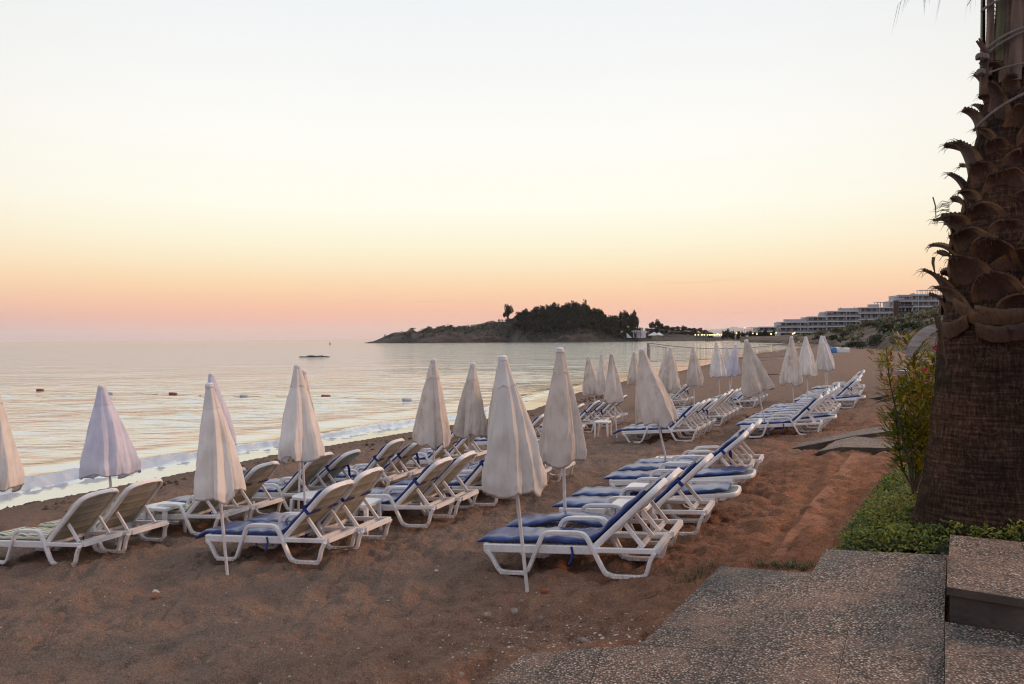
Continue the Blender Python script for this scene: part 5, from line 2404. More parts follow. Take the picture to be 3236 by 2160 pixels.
# scrub all over the slope, nobody could count it
rnd = random.Random(77)
m = MB()
for _ in range(11000):
    px = rnd.uniform(2480, 3500)
    s0 = lerp_list(START, px)
    d = s0 + (480 - s0) * rnd.random() ** .8
    if vnoise([px * .02 + 5], [d * .03])[0] < .45:
        continue
    z = hill_z(px, d)
    p = Vector(((px - CX) / F_PX * d, d, z + rnd.uniform(.1, 1.1)))
    u = Vector((rnd.gauss(0, 1), rnd.gauss(0, 1), rnd.gauss(0, 1))).normalized()
    v = u.cross(Vector((rnd.gauss(0, 1), rnd.gauss(0, 1), rnd.gauss(0, 1)))).normalized()
    s = rnd.uniform(.25, .75)
    m.add([p - u * s, p - v * s * .6, p + u * s, p + v * s * .7], [(0, 1, 2, 3)], 0 if rnd.random() < .55 else 1)
o = m.build('scrub', [M['bush'], M['reed']], None, 0)
tag(o, 'low dry scrub covering the hillside below the hotel', 'scrub', kind='stuff')

# headland
SIL = [(1150, 1084), (1180, 1079), (1205, 1068), (1222, 1060), (1240, 1053), (1262, 1050), (1285, 1046), (1303, 1040), (1318, 1047), (1340, 1041), (1358, 1036), (1375, 1038), (1395, 1034), (1420, 1030), (1440, 1036),
       (1480, 1032), (1520, 1024), (1560, 1017), (1600, 1012), (1650, 1007), (1720, 1002), (1780, 1000), (1850, 1006), (1900, 1016), (1950, 1030), (2000, 1046), (2040, 1058), (2090, 1065), (2330, 1067), (2420, 1070)]
HD = 750
pxs = np.linspace(1150, 2420, 260)
ds = np.linspace(655, 900, 54)
HX = np.zeros((len(ds), len(pxs)))
HY = np.zeros_like(HX)
HZ = np.zeros_like(HX)


def head_z(px, d):
    H = at_depth(px, lerp_list(SIL, px), HD).z
    front = 672 + 14 * math.sin(px * .013) + (12 if px < 1300 else 0) + 20 * float(vnoise([px * .02], [3.0])[0])
    t = (d - front) / (HD - front)
    if t < 0:
        return -1.8
    if t < 1:
        e = t ** .62
    else:
        e = 1 - .8 * min(1, (d - HD) / 150) ** 1.5
    return -1.3 + (H + 1.3) * e


for i, d in enumerate(ds):
    for j, px in enumerate(pxs):
        X_ = (px - CX) / F_PX * d
        HX[i, j], HY[i, j] = X_, d
        z = head_z(px, d)
        if z > -1.2:
            z += (float(vnoise([X_ * .13], [d * .13])[0]) - .5) * min(2.4, .5 + .16 * (z + 1)) + (float(vnoise([X_ * .4], [d * .3])[0]) - .5) * .8
        HZ[i, j] = z
o = grid_mesh('headland', HX, HY, HZ, M['headland'])


def plant_tree(px, ytop, d, wpx, label, seed, group=None, name='pine_tree'):
    x = (px - CX) / F_PX * d
    g = head_z(px, d)
    zt = at_depth(px, ytop, d).z
    H = max(5, zt - g)
    w = wpx * d / F_PX / 2
    root = thing(name, (x, d, g), (0, 0, seed * 1.3), label, 'tree', group)
    c = bpy.data.objects.new('crown', CROWN[seed % 5])
    COL.objects.link(c)
    c.parent = root
    c.location = (0, 0, H * .08)
    c.scale = (w, w, H * .92 / 1.20)
    m = MB()
    m.tube([(0, 0, -.5), (.1 * w, 0, H * .35), (0, .05 * w, H * .75)], [H * .022, H * .018, H * .006], 7)
    m.build('trunk', M['trunk'], root, 60)


TOP = [(1640, 990), (1660, 972), (1700, 978), (1740, 966), (1770, 966), (1792, 953), (1815, 953), (1845, 962), (1870, 968), (1905, 981), (1940, 993), (1965, 992), (1995, 989), (2015, 1005)]
rnd = random.Random(41)
plant_tree(1606, 966, 752, 34, 'lone pine standing apart at the left end of the headland wood', 0)
plant_tree(2004, 990, 745, 34, 'rounded pine at the right end of the headland wood', 1)
k = 0
for row, (dd, drop, x0, x1, stp) in enumerate([(760, 0, 1644, 1998, 17), (738, 14, 1636, 2012, 19), (716, 32, 1640, 2020, 21), (705, 46, 1655, 2025, 22), (695, 62, 1700, 2020, 24)]):
    px = x0
    while px < x1:
        yt = lerp_list(TOP, px) + drop + rnd.uniform(-7, 13)
        plant_tree(px + rnd.uniform(-3, 3), yt, dd + rnd.uniform(-6, 6), rnd.uniform(22, 38), 'dark pine in the dense wood on top of the headland', k, 'pines of the headland wood')
        px += stp * rnd.uniform(.85, 1.15)
        k += 1
# bushes on the bare part
rnd = random.Random(43)
m = MB()
for q_ in range(15000):
    px = rnd.uniform(1215, 2060) if q_ % 2 else rnd.uniform(1600, 2060)
    d = rnd.uniform(678, 775)
    if vnoise([px * .035 + 9], [d * .05])[0] < (.50 if px < 1600 else .20):
        continue
    g = head_z(px, d)
    if g < 1.2:
        continue
    p = Vector(((px - CX) / F_PX * d, d, g + rnd.uniform(.1, 2.0)))
    u = Vector((rnd.gauss(0, 1), rnd.gauss(0, 1), rnd.gauss(0, 1))).normalized()
    v = u.cross(Vector((rnd.gauss(0, 1), rnd.gauss(0, 1), rnd.gauss(0, 1)))).normalized()
    s = rnd.uniform(.4, 1.0)
    m.add([p - u * s, p - v * s * .6, p + u * s, p + v * s * .7], [(0, 1, 2, 3)])
o = m.build('scrub', M['tree'], None, 0)
tag(o, 'dark scrub patches covering the rocky headland', 'scrub', kind='stuff')
for i, (px, yt, w) in enumerate([(1303, 1036, 26), (1358, 1032, 18), (1425, 1026, 22), (1556, 1011, 18)]):
    d = 752
    x = (px - CX) / F_PX * d
    g = head_z(px, d)
    o = bpy.data.objects.new('bush', BUSH[i % 3])
    COL.objects.link(o)
    o.location = (x, d, g - .3)
    o.scale = (w * d / F_PX / 2, w * d / F_PX / 2, 2.2)
    tag(o, ['dark bush on the left rocky knoll of the headland', 'small bush on the second knoll of the headland', 'bush on the third knoll of the bare headland ridge', 'single bush on the bare ridge left of the lone pine'][i], 'bush')

# low wooded rise behind the bay
SIL2 = [(2030, 1060), (2052, 1044), (2075, 1034), (2100, 1038), (2150, 1042), (2190, 1048), (2215, 1050), (2245, 1059), (2262, 1066)]
pxs = np.linspace(2030, 2262, 60)
ds = np.linspace(760, 980, 20)
HX = np.zeros((len(ds), len(pxs)))
HY = np.zeros_like(HX)
HZ = np.zeros_like(HX)


def rise_z(px, d):
    H = at_depth(px, lerp_list(SIL2, px), 880).z
    t = 1 - ((d - 880) / 120) ** 2
    return -.8 + (H + .8) * max(0, t) ** .6


for i, d in enumerate(ds):
    for j, px in enumerate(pxs):
        HX[i, j], HY[i, j], HZ[i, j] = (px - CX) / F_PX * d, d, rise_z(px, d)
grid_mesh('low_hill', HX, HY, HZ, M['headland'])
rnd = random.Random(47)
i = 0
for row, (dd, drop) in enumerate([(880, -9), (820, -3), (785, 5)]):
    px = 2046
    while px < 2250:
        yt = lerp_list(SIL2, px) + drop + rnd.uniform(-4, 3) - (9 if 2052 < px < 2078 and row == 0 else 0)
        x = (px - CX) / F_PX * dd
        g = max(-.5, rise_z(px, dd))
        zt = at_depth(px, yt, dd).z
        if zt - g > 1.5:
            root = thing('tree', (x, dd, g), (0, 0, i), 'low dark tree on the wooded rise behind the white beach house', 'tree', 'trees of the low wooded rise')
            c = bpy.data.objects.new('crown', CROWN[i % 5])
            COL.objects.link(c)
            c.parent = root
            w = rnd.uniform(10, 15) * dd / F_PX
            c.scale = (w, w, (zt - g) / 1.15)
        i += 1
        px += rnd.uniform(13, 19)

# ------------------------------------------------------------------ buildings
M['wall'] = simple('white_render', (.36, .36, .37), (.46, .46, .47), .3, .8)
M['slabw'] = simple('white_balcony', (.50, .50, .50), (.62, .62, .62), .3, .7)
M['pane'] = simple('dark_pane', (.020, .022, .028), (.06, .062, .07), .25, .15, spec=.6)
M['rail'] = simple('glass_rail', (.16, .17, .18), (.26, .27, .28), .4, .25)
M['tower'] = simple('brown_cladding', (.055, .028, .020), (.09, .045, .03), .5, .8)
M['curtain'] = simple('curtain', (.28, .24, .20), (.4, .36, .3), .5, .9)
HDEP = 540.0


def Xat(px):
    return (px - CX) / F_PX * HDEP


def Zat(px, py):
    return at_depth(px, py, HDEP).z


def hotel_wing(label, x0, x1, slabs, parapet, base, pergola=None, seed=0, side=0, fh=16.0):
    rnd = random.Random(seed)
    X0, X1 = Xat(x0), Xat(x1)
    pm = (x0 + x1) / 2
    zb = Zat(pm, base)
    root = thing('hotel_wing', ((X0 + X1) / 2, HDEP + 6, zb), (0, 0, 0), label, 'building', 'stepped wings of the white hotel')
    o0 = Vector(root.location)

    def bx(m, a, b, mi=0):
        m.box(tuple(Vector(a) - o0), tuple(Vector(b) - o0), mi)
    zt = Zat(pm, slabs[0])
    m = MB()
    bx(m, (X0 + .4, HDEP + 2.2, zb), (X1 - .4, HDEP + 14, zt))
    m.build('wall', M['wall'], root)
    for i, y in enumerate(slabs):
        z = Zat(pm, y)
        m = MB()
        bx(m, (X0 - side, HDEP - .3, z - .34), (X1, HDEP + 2.19, z + .34))
        m.build('balcony_slab', M['slabw'], root)
        if i < len(slabs):
            zlow = Zat(pm, slabs[i + 1]) if i + 1 < len(slabs) else z - fh * HDEP / F_PX
            # bays of dark glass between white piers
            n = max(2, round((x1 - x0) / 21))
            for kx in range(n):
                a = X0 + .9 + (X1 - X0 - 1.8) * kx / n
                b = X0 + .9 + (X1 - X0 - 1.8) * (kx + 1) / n
                wd = (b - a) * rnd.choice((.62, .70, .55))
                f = MB()
                bx(f, (a + .3, HDEP + 2.05, zlow + .40), (a + .3 + wd, HDEP + 2.19, z - .55))
                pn = f.build('window', M['pane'], root)
                q = MB()
                nb_ = 3 if wd > 2.2 else 2
                for e_ in range(nb_ + 1):
                    xx = a + .3 + wd * e_ / nb_
                    bx(q, (xx - .07, HDEP + 1.93, zlow + .40), (xx + .07, HDEP + 2.045, z - .55))
                if rnd.random() < .3:
                    bx(q, (a + .3 + wd * .1, HDEP + 1.98, zlow + .5), (a + .3 + wd * .38, HDEP + 2.04, z - .6))
                q.build('frame', M['wall'], pn)
            m = MB()
            if i + 1 < len(slabs):
                bx(m, (X0 - side + .15, HDEP - .22, zlow + .36), (X1 - .05, HDEP - .14, zlow + 1.25))
                for e_ in range(int((X1 - X0) / 1.6)):
                    bx(m, (X0 + e_ * 1.6, HDEP - .28, zlow + .35), (X0 + e_ * 1.6 + .06, HDEP - .23, zlow + 1.3))
                m.build('railing', M['rail'], root)
            m = MB()
            for kx in range(0, n + 1, 3):
                a = X0 + .15 + (X1 - X0 - .5) * kx / n
                bx(m, (a, HDEP - .1, zlow + .35), (a + .34, HDEP + .3, z - .35))
            m.build('pier', M['slabw'], root)
    if parapet:
        a, b, y = parapet
        m = MB()
        bx(m, (Xat(a), HDEP + .4, zt + .35), (Xat(b), HDEP + 2.6, Zat(pm, y)))
        m.build('parapet', M['wall'], root)
    if pergola:
        a, b, yb, yt = pergola
        m = MB()
        A, Bx = Xat(a), Xat(b)
        ZB, ZT = Zat(pm, yb), Zat(pm, yt)
        n = 5
        for kx in range(n + 1):
            xx = A + (Bx - A) * kx / n
            for dy in (0, 4):
                bx(m, (xx - .16, HDEP + .5 + dy, ZB), (xx + .16, HDEP + .8 + dy, ZT - .01))
        bx(m, (A - .5, HDEP + .2, ZT), (Bx + .3, HDEP + 5, ZT + .38))
        m.build('pergola', M['slabw'], root)
    return root


hotel_wing('lowest left hotel wing, two floors, behind the trees right of the lights', 2398, 2458, [1033, 1047], None, 1066, (2368, 2400, 1047, 1035), 1)
hotel_wing('hotel wing with glass corner balcony, first above the beach lamps', 2466, 2552, [1017.5, 1033, 1049.5], (2480, 2552, 1008), 1074, None, 2, 2.6)
hotel_wing('hotel wing second from the beach lamps, one storey higher', 2552.5, 2612, [1000.5, 1016, 1032.5, 1049], (2590, 2612, 991), 1074, (2547, 2572, 1009, 1003), 3)
hotel_wing('hotel wing third from the beach lamps, long roof with two dark vents', 2612.5, 2716, [983, 998.5, 1015, 1031], (2653, 2716, 973), 1074, (2607, 2634, 990, 987), 4)
hotel_wing('hotel wing left of the brown stair tower', 2718, 2823, [971.5, 988.5, 1008], (2747, 2780, 961), 1050, (2774, 2822, 969, 955), 5, 1.2)
hotel_wing('highest hotel wing, right of the brown stair tower', 2838, 3010, [931.5, 950.5, 968.5, 987], (2887, 2940, 928), 1030, (2910, 2990, 929, 917), 6)
hotel_wing('narrow hotel terrace wing with pergola beside the stair tower', 2822, 2886, [949.5, 968, 987], (2824, 2860, 941), 1030, (2838, 2884, 948, 937), 7)
m = MB()
z0, z1 = Zat(2830, 1006), Zat(2830, 951)
m.box((Xat(2824), HDEP - 1.4, z0), (Xat(2837), HDEP - .35, z1))
m.box((Xat(2824) - .1, HDEP - 1.5, z1 + .002), (Xat(2837) + .1, HDEP - .33, z1 + .5))
o = m.build('stair_tower', M['tower'], None)
tag(o, 'narrow brown stair tower between two white hotel wings', 'tower')
for i, (px, yt, lab) in enumerate([(2868, 929, 'dark planting on the left of the upper hotel roof'), (2902, 924, 'wider dark planting on the upper hotel roof'), (2446, 1030, 'small palm like bush on the lowest hotel roof')]):
    o = bpy.data.objects.new('bush', BUSH[i])
    COL.objects.link(o)
    o.location = (Xat(px), HDEP + 5, Zat(px, yt + 9))
    o.scale = (2.8, 1.5, 1.9)
    tag(o, lab, 'bush')
for i, (px, py, lab) in enumerate([(2663, 973, 'left closed red parasol on the hotel roof'), (2706, 972, 'right closed red parasol on the hotel roof')]):
    m = MB()
    c = Vector((Xat(px), HDEP + 3, Zat(px, py)))
    m.tube([c + Vector((0, 0, -1.2)), c + Vector((0, 0, -.2)), c + Vector((0, 0, 1.1))], [.08, .34, .04], 8)
    o = m.build('roof_parasol', simple('red_cloth', (.22, .03, .02), (.3, .05, .03), 3, .9) if i == 0 else bpy.data.materials['red_cloth'], None, 60)
    tag(o, lab, 'parasol')

# white beach house and tent across the bay
BDEP = 690.0


def Xb(px):
    return (px - CX) / F_PX * BDEP


def Zb(px, py):
    return at_depth(px, py, BDEP).z


def far_box(m, x0, x1, yt, yb, d0, d1, mi=0):
    m.box((Xb(x0), BDEP + d0, Zb((x0 + x1) / 2, yb)), (Xb(x1), BDEP + d1, Zb((x0 + x1) / 2, yt)), mi)


root = thing('beach_house', (0, 0, 0), (0, 0, 0), 'low white beach house with dark posts across the bay, right of the headland', 'building')
m = MB()
far_box(m, 2018, 2041, 1048, 1067, 0, 8)
far_box(m, 2004, 2017.5, 1049, 1067, 2, 8)
m.build('wall', M['slabw'], root)
m = MB()
far_box(m, 2001, 2017.8, 1044, 1047.5, -2, 9)
far_box(m, 2018.2, 2042, 1044, 1047.6, -1, 9)
m.build('roof', M['slabw'], root)
m = MB()
for px in (2002, 2008, 2020.5, 2042):
    far_box(m, px, px + 2.2, 1046, 1067, -3, -2.2)
m.build('post', M['tower'], root)
m = MB()
far_box(m, 2006, 2012, 1052, 1066, 1.7, 1.98)
far_box(m, 2026.5, 2029, 1056, 1059, -.3, -.02)
m.build('window', M['pane'], root)
m = MB()
a, b = Xb(1982), Xb(1998)
zt_, zb_ = Zb(1985, 1052), Zb(1985, 1067)
m.add([(a, BDEP, zb_), (b, BDEP, zb_), (a, BDEP, zt_), (a, BDEP + 5, zb_), (b, BDEP + 5, zb_), (a, BDEP + 5, zt_)], [(0, 1, 2), (5, 4, 3), (0, 3, 4, 1), (1, 4, 5, 2), (2, 5, 3, 0)])
m.build('stair_wall', M['slabw'], root)
m = MB()
far_box(m, 1969, 1979, 1044, 1051, 10, 16)
m.build('annex', M['slabw'], root)
root = thing('canopy_tent', (0, 0, 0), (0, 0, 0), 'pale tent roof standing beside the white beach house', 'tent')
m = MB()
for (x0, xm, x1, yt) in ((2050, 2068, 2080, 1048), (2072, 2083, 2094, 1049)):
    A1, Bm, C1 = Xb(x0), Xb(xm), Xb(x1)
    zt_, ze = Zb(xm, yt), Zb(xm, 1058)
    m.add([(A1, BDEP - 4, ze), (C1, BDEP - 4, ze), (C1, BDEP + 4, ze), (A1, BDEP + 4, ze), (Bm, BDEP, zt_), (A1, BDEP - 4, ze - .5), (C1, BDEP - 4, ze - .5), (C1, BDEP + 4, ze - .5), (A1, BDEP + 4, ze - .5)],
          [(0, 1, 4), (1, 2, 4), (2, 3, 4), (3, 0, 4), (0, 5, 6, 1), (1, 6, 7, 2), (2, 7, 8, 3), (3, 8, 5, 0)])
m.build('roof', M['slabw'], root, 0)
m = MB()
for px in (2050, 2064, 2079, 2093):
    far_box(m, px, px + 1, 1058, 1068, -3.8, -3.5)
m.build('post', M['tower'], root)

# restaurant deck with its lamps
root = thing('deck', (0, 0, 0), (0, 0, 0), 'dark wooden restaurant deck on posts below a string of lamps', 'deck')
DD = 640.0


def far2(m, x0, x1, yt, yb, d0, d1):
    xa, xb_ = (x0 - CX) / F_PX * DD, (x1 - CX) / F_PX * DD
    xm = (x0 + x1) / 2
    m.box((xa, DD + d0, at_depth(xm, yb, DD).z), (xb_, DD + d1, at_depth(xm, yt, DD).z))


m = MB()
far2(m, 2200, 2285, 1065, 1067, 0, 8)
m.build('platform', M['tower'], root)
m = MB()
for i in range(15):
    far2(m, 2200 + i * 6, 2201 + i * 6, 1067.2, 1074, .3, .8)
m.build('post', M['dark'], root)
m = MB()
for i in range(15):
    far2(m, 2200 + i * 6, 2200.6 + i * 6, 1061.5, 1065, 0, .2)
far2(m, 2200, 2285, 1061, 1061.6, 0, .2)
m.build('railing', M['dark'], root)
k = NT('lamp_glow')
em = k.node('ShaderNodeEmission')
em.inputs['Color'].default_value = (1, .62, .22, 1)
em.inputs['Strength'].default_value = 5
k.link(em.outputs[0], k.out.inputs['Surface'])
M['glow'] = k.m


def lamp(px, py, size, d, foot, label, group):
    c = at_depth(px, py, d)
    root = thing('lamp_post', (c.x, c.y, foot), (0, 0, 0), label, 'lamp', group)
    m = MB()
    m.tube([(0, 0, -.3), (0, 0, c.z - foot - .2)], .09, 6)
    m.build('pole', M['tower'], root)
    m = MB()
    R = size * d / F_PX
    zc = c.z - foot
    m.rings([[(R * s * math.cos(a), R * s * math.sin(a), zc + R * h) for a in [2 * PI * j / 10 for j in range(10)]] for s, h in ((.4, -1), (.9, -.5), (1, .1), (.8, .7), (.3, 1))])
    m.build('lantern', M['glow'], root, 60)


for i, (px, sz) in enumerate([(2197, 1.6), (2207, 1.5), (2217, 1.5), (2221, 1.3), (2226, 1.6), (2236, 1.5), (2242, 1.5), (2247, 1.6), (2253, 1.4), (2258, 1.7), (2263, 1.6), (2268, 2.4), (2274, 1.8), (2280, 1.3), (2291, 1.7), (2295, 1.4)]):
    lamp(px, 1057.4 - (1.5 if px in (2268, 2291) else 0), sz, DD + 2, at_depth(px, 1065, DD).z, 'yellow lamp in the string over the restaurant deck across the bay', 'lamps on the restaurant deck')
for px, py, sz, lab in [(2328, 1052, 1.5, 'yellow lamp right of the deck string, before the low trees'), (2353, 1035, 1.3, 'high street lamp left of the lowest hotel wing'),
                        (2379, 1053, 1.4, 'lamp left in the trees below the lowest hotel wing'), (2392, 1055, 1.6, 'lamp in the trees under the lowest hotel wing'),
                        (2437, 1054.5, 2.2, 'orange lamp just left of the white kiosk'), (2453, 1051.5, 2.0, 'bright lamp above the white kiosk'),
                        (2505.5, 1053.5, 2.2, 'lower one of two lamps over the blue parasols'), (2511, 1051, 1.9, 'upper one of two lamps over the blue parasols')]:
    c = at_depth(px, py, 505)
    lamp(px, py, sz, 505, .9, lab, None)
for px, y0, lab, flag in ((2219, 1035, 'tall pole with a small red flag across the bay', True), (2231, 1037, 'bare mast beside the flag pole', False)):
    a = at_depth(px, y0, DD + 4)
    root = thing('flag_pole', (a.x, a.y, .5), (0, 0, 0), lab, 'flag pole')
    m = MB()
    m.tube([(0, 0, 0), (0, 0, a.z - .5)], .16, 6)
    m.build('pole', M['post'], root)
    if flag:
        m = MB()
        rr_ = [[(-.2 - 1.3 * i, .25 * math.sin(i * 1.4), a.z - .6 - j * .9) for j in (0, 2)] for i in range(3)]
        m.rings([[r_[0], r_[1], (r_[1][0], r_[1][1] + .05, r_[1][2]), (r_[0][0], r_[0][1] + .05, r_[0][2])] for r_ in rr_])
        m.build('flag', bpy.data.materials['red_cloth'], root, 0)
# kiosk, thatched shades and blue parasols on the hotel beach
a0_, a1_ = at_depth(2454, 1054, 500), at_depth(2464, 1068, 500)
m = MB()
m.box((a0_.x, 500, a1_.z), (a1_.x, 503, a0_.z))
m.box((a0_.x - .3, 499.6, a0_.z + .003), (a1_.x + .3, 503.4, a0_.z + .4))
o = m.build('kiosk', M['slabw'], None)
tag(o, 'small white kiosk at the left foot of the hotel', 'kiosk')
M['thatch'] = simple('thatch', (.03, .022, .016), (.07, .052, .04), .8, .95)
for i, (px, yt, w, lab) in enumerate([(2318, 1046, 15, 'thatched shade with finial between the lamps and the low hotel wing'), (2345, 1046, 13, 'middle thatched shade left of the low hotel wing'), (2361, 1046, 16, 'thatched shade nearest the low hotel wing'),
                                      (2489, 1050, 18, 'thatched shade before the glass corner wing')]):
    d = 520
    c = at_depth(px, yt, d)
    R = w / 2 * d / F_PX
    root = thing('thatched_shade', (c.x, c.y, .8), (0, 0, 0), lab, 'sunshade')
    zz = c.z - .8
    m = MB()
    m.rings([[(R * s * math.cos(t), R * s * math.sin(t), zz * h) for t in [2 * PI * j / 14 for j in range(14)]] for s, h in ((1, .48), (1.02, .52), (.55, .78), (.1, 1), (.03, 1.25))])
    m.build('roof', M['thatch'], root, 60)
    m = MB()
    m.tube([(0, 0, -.3), (0, 0, zz * .8)], .15, 6)
    m.build('post', M['tower'], root)
M['teal'] = simple('teal_cloth', (.03, .10, .14), (.05, .15, .20), .8, .9)
for i, px in enumerate((2503, 2513, 2534, 2543, 2551)):
    c = at_depth(px, 1056.5, 470)
    root = thing('open_parasol', (c.x, c.y, .8), (0, 0, 0), 'open blue green parasol on the hotel beach under the balconies', 'parasol', 'blue green parasols on the hotel beach')
    zz = c.z - .8
    m = MB()
    m.rings([[(s * math.cos(t), s * math.sin(t), zz + h) for t in [2 * PI * j / 8 for j in range(8)]] for s, h in ((1.25, -.62), (1.28, -.55), (.6, -.2), (.05, 0))])
    m.build('canopy', M['teal'], root, 30)
    m = MB()
    m.tube([(0, 0, -.2), (0, 0, zz - .1)], .05, 6)
    m.build('pole', M['post'], root)
# trees along the hotel beach
rnd = random.Random(53)
for i, (px, yt, w) in enumerate([(2288, 1050, 20), (2300, 1046, 24), (2312, 1052, 22), (2334, 1052, 22), (2350, 1054, 24), (2372, 1050, 22), (2385, 1054, 22), (2402, 1050, 24), (2418, 1045, 15), (2428, 1054, 22), (2446, 1047, 14), (2441, 1058, 20), (2480, 1058, 22), (2560, 1056, 34)]):
    d = 512
    c = at_depth(px, yt, d)
    root = thing('tree', (c.x, d, .2), (0, 0, i), 'dark low tree on the far beach in front of the low hotel wing', 'tree', 'trees along the hotel beach')
    o = bpy.data.objects.new('crown', CROWN[i % 5])
    COL.objects.link(o)
    o.parent = root
    o.location = (0, 0, .2)
    ww = w * d / F_PX / 2
    o.scale = (ww, ww, (c.z - .4) / 1.1)
for i, (px, yt) in enumerate([(2187, 1043), (2199, 1041)]):
    d = 800
    c = at_depth(px, yt, d)
    root = thing('palm_tree', (c.x, d, .5), (0, 0, i), ['left of two small distant palms at the end of the wooded rise', 'right of two small distant palms at the end of the wooded rise'][i], 'palm')
    m = MB()
    m.tube([(0, 0, -.5), (.1, 0, c.z - 1.5)], [.3, .2], 7)
    m.build('trunk', M['trunk'], root)
    m = MB()
    for f in range(12):
        a = f * 2 * PI / 12
        u = Vector((math.cos(a), math.sin(a), 0))
        s = Vector((-u.y, u.x, 0)) * .35
        b0_ = Vector((.1, 0, c.z - 1.6))
        q = b0_ + u * 1.3 + Vector((0, 0, .9))
        e_ = b0_ + u * 2.6 + Vector((0, 0, -.3))
        m.add([b0_, q + s, e_, q - s, q + Vector((0, 0, .2))], [(0, 1, 4), (1, 2, 4), (2, 3, 4), (3, 0, 4)])
    m.build('crown', M['tree'], root, 0)

# distant mountains
pxs = np.linspace(2120, 2480, 70)
TOPM = [(2120, 1062), (2170, 1054), (2210, 1044), (2240, 1041), (2270, 1040), (2295, 1037), (2318, 1031), (2340, 1035), (2365, 1039), (2400, 1040), (2440, 1044), (2480, 1060)]
MD = 24000
ds = np.array([MD - 2500, MD - 1200, MD, MD + 2500])
HX = np.zeros((4, len(pxs)))
HY = np.zeros_like(HX)
HZ = np.zeros_like(HX)
for i, d in enumerate(ds):
    for j, px in enumerate(pxs):
        z = at_depth(px, lerp_list(TOPM, px), MD).z
        HX[i, j], HY[i, j] = (px - CX) / F_PX * d, d
        HZ[i, j] = (-5, z * .6, z + 12 * math.sin(px * .4), -5)[i]
M['mount'] = simple('far_mountain', (.10, .09, .085), (.16, .14, .13), .002, .95)
grid_mesh('hills', HX, HY, HZ, M['mount'])

# ------------------------------------------------------------------ the person on the spit
pd = 224.0
fx = at_depth(2524, 1088, pd).x
fz = gz(fx, pd)
fz = max(fz, -.9 + .95 * math.exp(-(((fx - 92) / 9) ** 2 + ((pd - 226) / 20) ** 2)))
root = thing('person', (fx, pd, fz), (0, 0, math.radians(200)), 'distant person in a pale pink top walking on the sand between two umbrella tips', 'person')
M['skin'] = simple('skin', (.30, .16, .11), (.36, .20, .14), 8, .6)
M['shirt'] = simple('pale_pink_cloth', (.46, .36, .37), (.56, .46, .47), 8, .9)
M['hair'] = simple('brown_hair', (.05, .02, .012), (.08, .03, .02), 20, .7)
M['shorts'] = simple('red_cloth_shorts', (.20, .05, .05), (.28, .08, .08), 9, .9)
V = {'pelvis': (0, 0, .98, .125), 'waist': (0, .01, 1.14, .115), 'chest': (0, .02, 1.34, .14), 'sh': (0, .03, 1.50, .085), 'neck': (0, .04, 1.58, .05), 'chin': (0, .065, 1.66, .065), 'head': (0, .055, 1.76, .092), 'crown': (0, .05, 1.85, .06)}
ED = [('pelvis', 'waist'), ('waist', 'chest'), ('chest', 'sh'), ('sh', 'neck'), ('neck', 'chin'), ('chin', 'head'), ('head', 'crown')]
for s, n in ((1, 'l'), (-1, 'r')):
    sw = .16 * s
    V.update({n + 'hip': (.10 * s, 0, .93, .09), n + 'knee': (.11 * s, .10 + sw * .6, .52, .06), n + 'ank': (.11 * s, sw * 1.6, .09, .038), n + 'toe': (.12 * s, sw * 1.6 + .15, .03, .03),
              n + 'shl': (.17 * s, .03, 1.48, .058), n + 'elb': (.25 * s, -.02 - sw * .7, 1.20, .042), n + 'wr': (.26 * s, .10 - sw, .97, .028), n + 'palm': (.26 * s, .12 - sw, .90, .032)})
    ED += [('pelvis', n + 'hip'), (n + 'hip', n + 'knee'), (n + 'knee', n + 'ank'), (n + 'ank', n + 'toe'), ('sh', n + 'shl'), (n + 'shl', n + 'elb'), (n + 'elb', n + 'wr'), (n + 'wr', n + 'palm')]
    for f in range(4):
        dx = (-.024 + .016 * f)
        V[n + 'f%d' % f] = (.26 * s, .13 - sw + dx, .855, .009)
        V[n + 'g%d' % f] = (.25 * s, .135 - sw + dx, .815 - .006 * (f in (1, 2)), .008)
        ED += [(n + 'palm', n + 'f%d' % f), (n + 'f%d' % f, n + 'g%d' % f)]
    V[n + 'th'] = (.235 * s, .16 - sw, .885, .009)
    ED.append((n + 'palm', n + 'th'))
names = list(V)
me = bpy.data.meshes.new('body')
me.from_pydata([V[n][:3] for n in names], [(names.index(a), names.index(b)) for a, b in ED], [])
body = bpy.data.objects.new('body', me)
COL.objects.link(body)
body.parent = root
sk = body.modifiers.new('Skin', 'SKIN')
if not me.skin_vertices:
    bpy.context.view_layer.objects.active = body
for i, n in enumerate(names):
    me.skin_vertices[0].data[i].radius = (V[n][3], V[n][3])
    me.skin_vertices[0].data[i].use_root = (n == 'pelvis')
body.modifiers.new('Sub', 'SUBSURF').render_levels = 1
me.materials.append(M['skin'])
m = MB()
m.rings([[(a_ * math.cos(t), .02 + b_ * math.sin(t), z) for t in [2 * PI * j / 16 for j in range(16)]] for a_, b_, z in ((.185, .15, .93), (.18, .145, 1.05), (.185, .145, 1.2), (.205, .165, 1.36), (.20, .14, 1.47), (.12, .10, 1.54), (.07, .07, 1.565))], caps=False)
for s in (1, -1):
    a, b = Vector((.16 * s, .03, 1.48)), Vector((.235 * s, -.01 - .06 * s, 1.27))
    m.tube([a, b], [.085, .075], 10, caps=False)
m.build('shirt', M['shirt'], root, 60)
m = MB()
m.rings([[(a_ * math.cos(t), b_ * math.sin(t), z) for t in [2 * PI * j / 16 for j in range(16)]] for a_, b_, z in ((.19, .14, .86), (.18, .14, .95), (.165, .13, 1.06))], caps=False)
for s in (1, -1):
    m.tube([(.10 * s, 0, .92), (.11 * s, .06 + .05 * s, .66)], [.115, .10], 12, caps=False)
m.build('shorts', M['shorts'], root, 60)
m = MB()
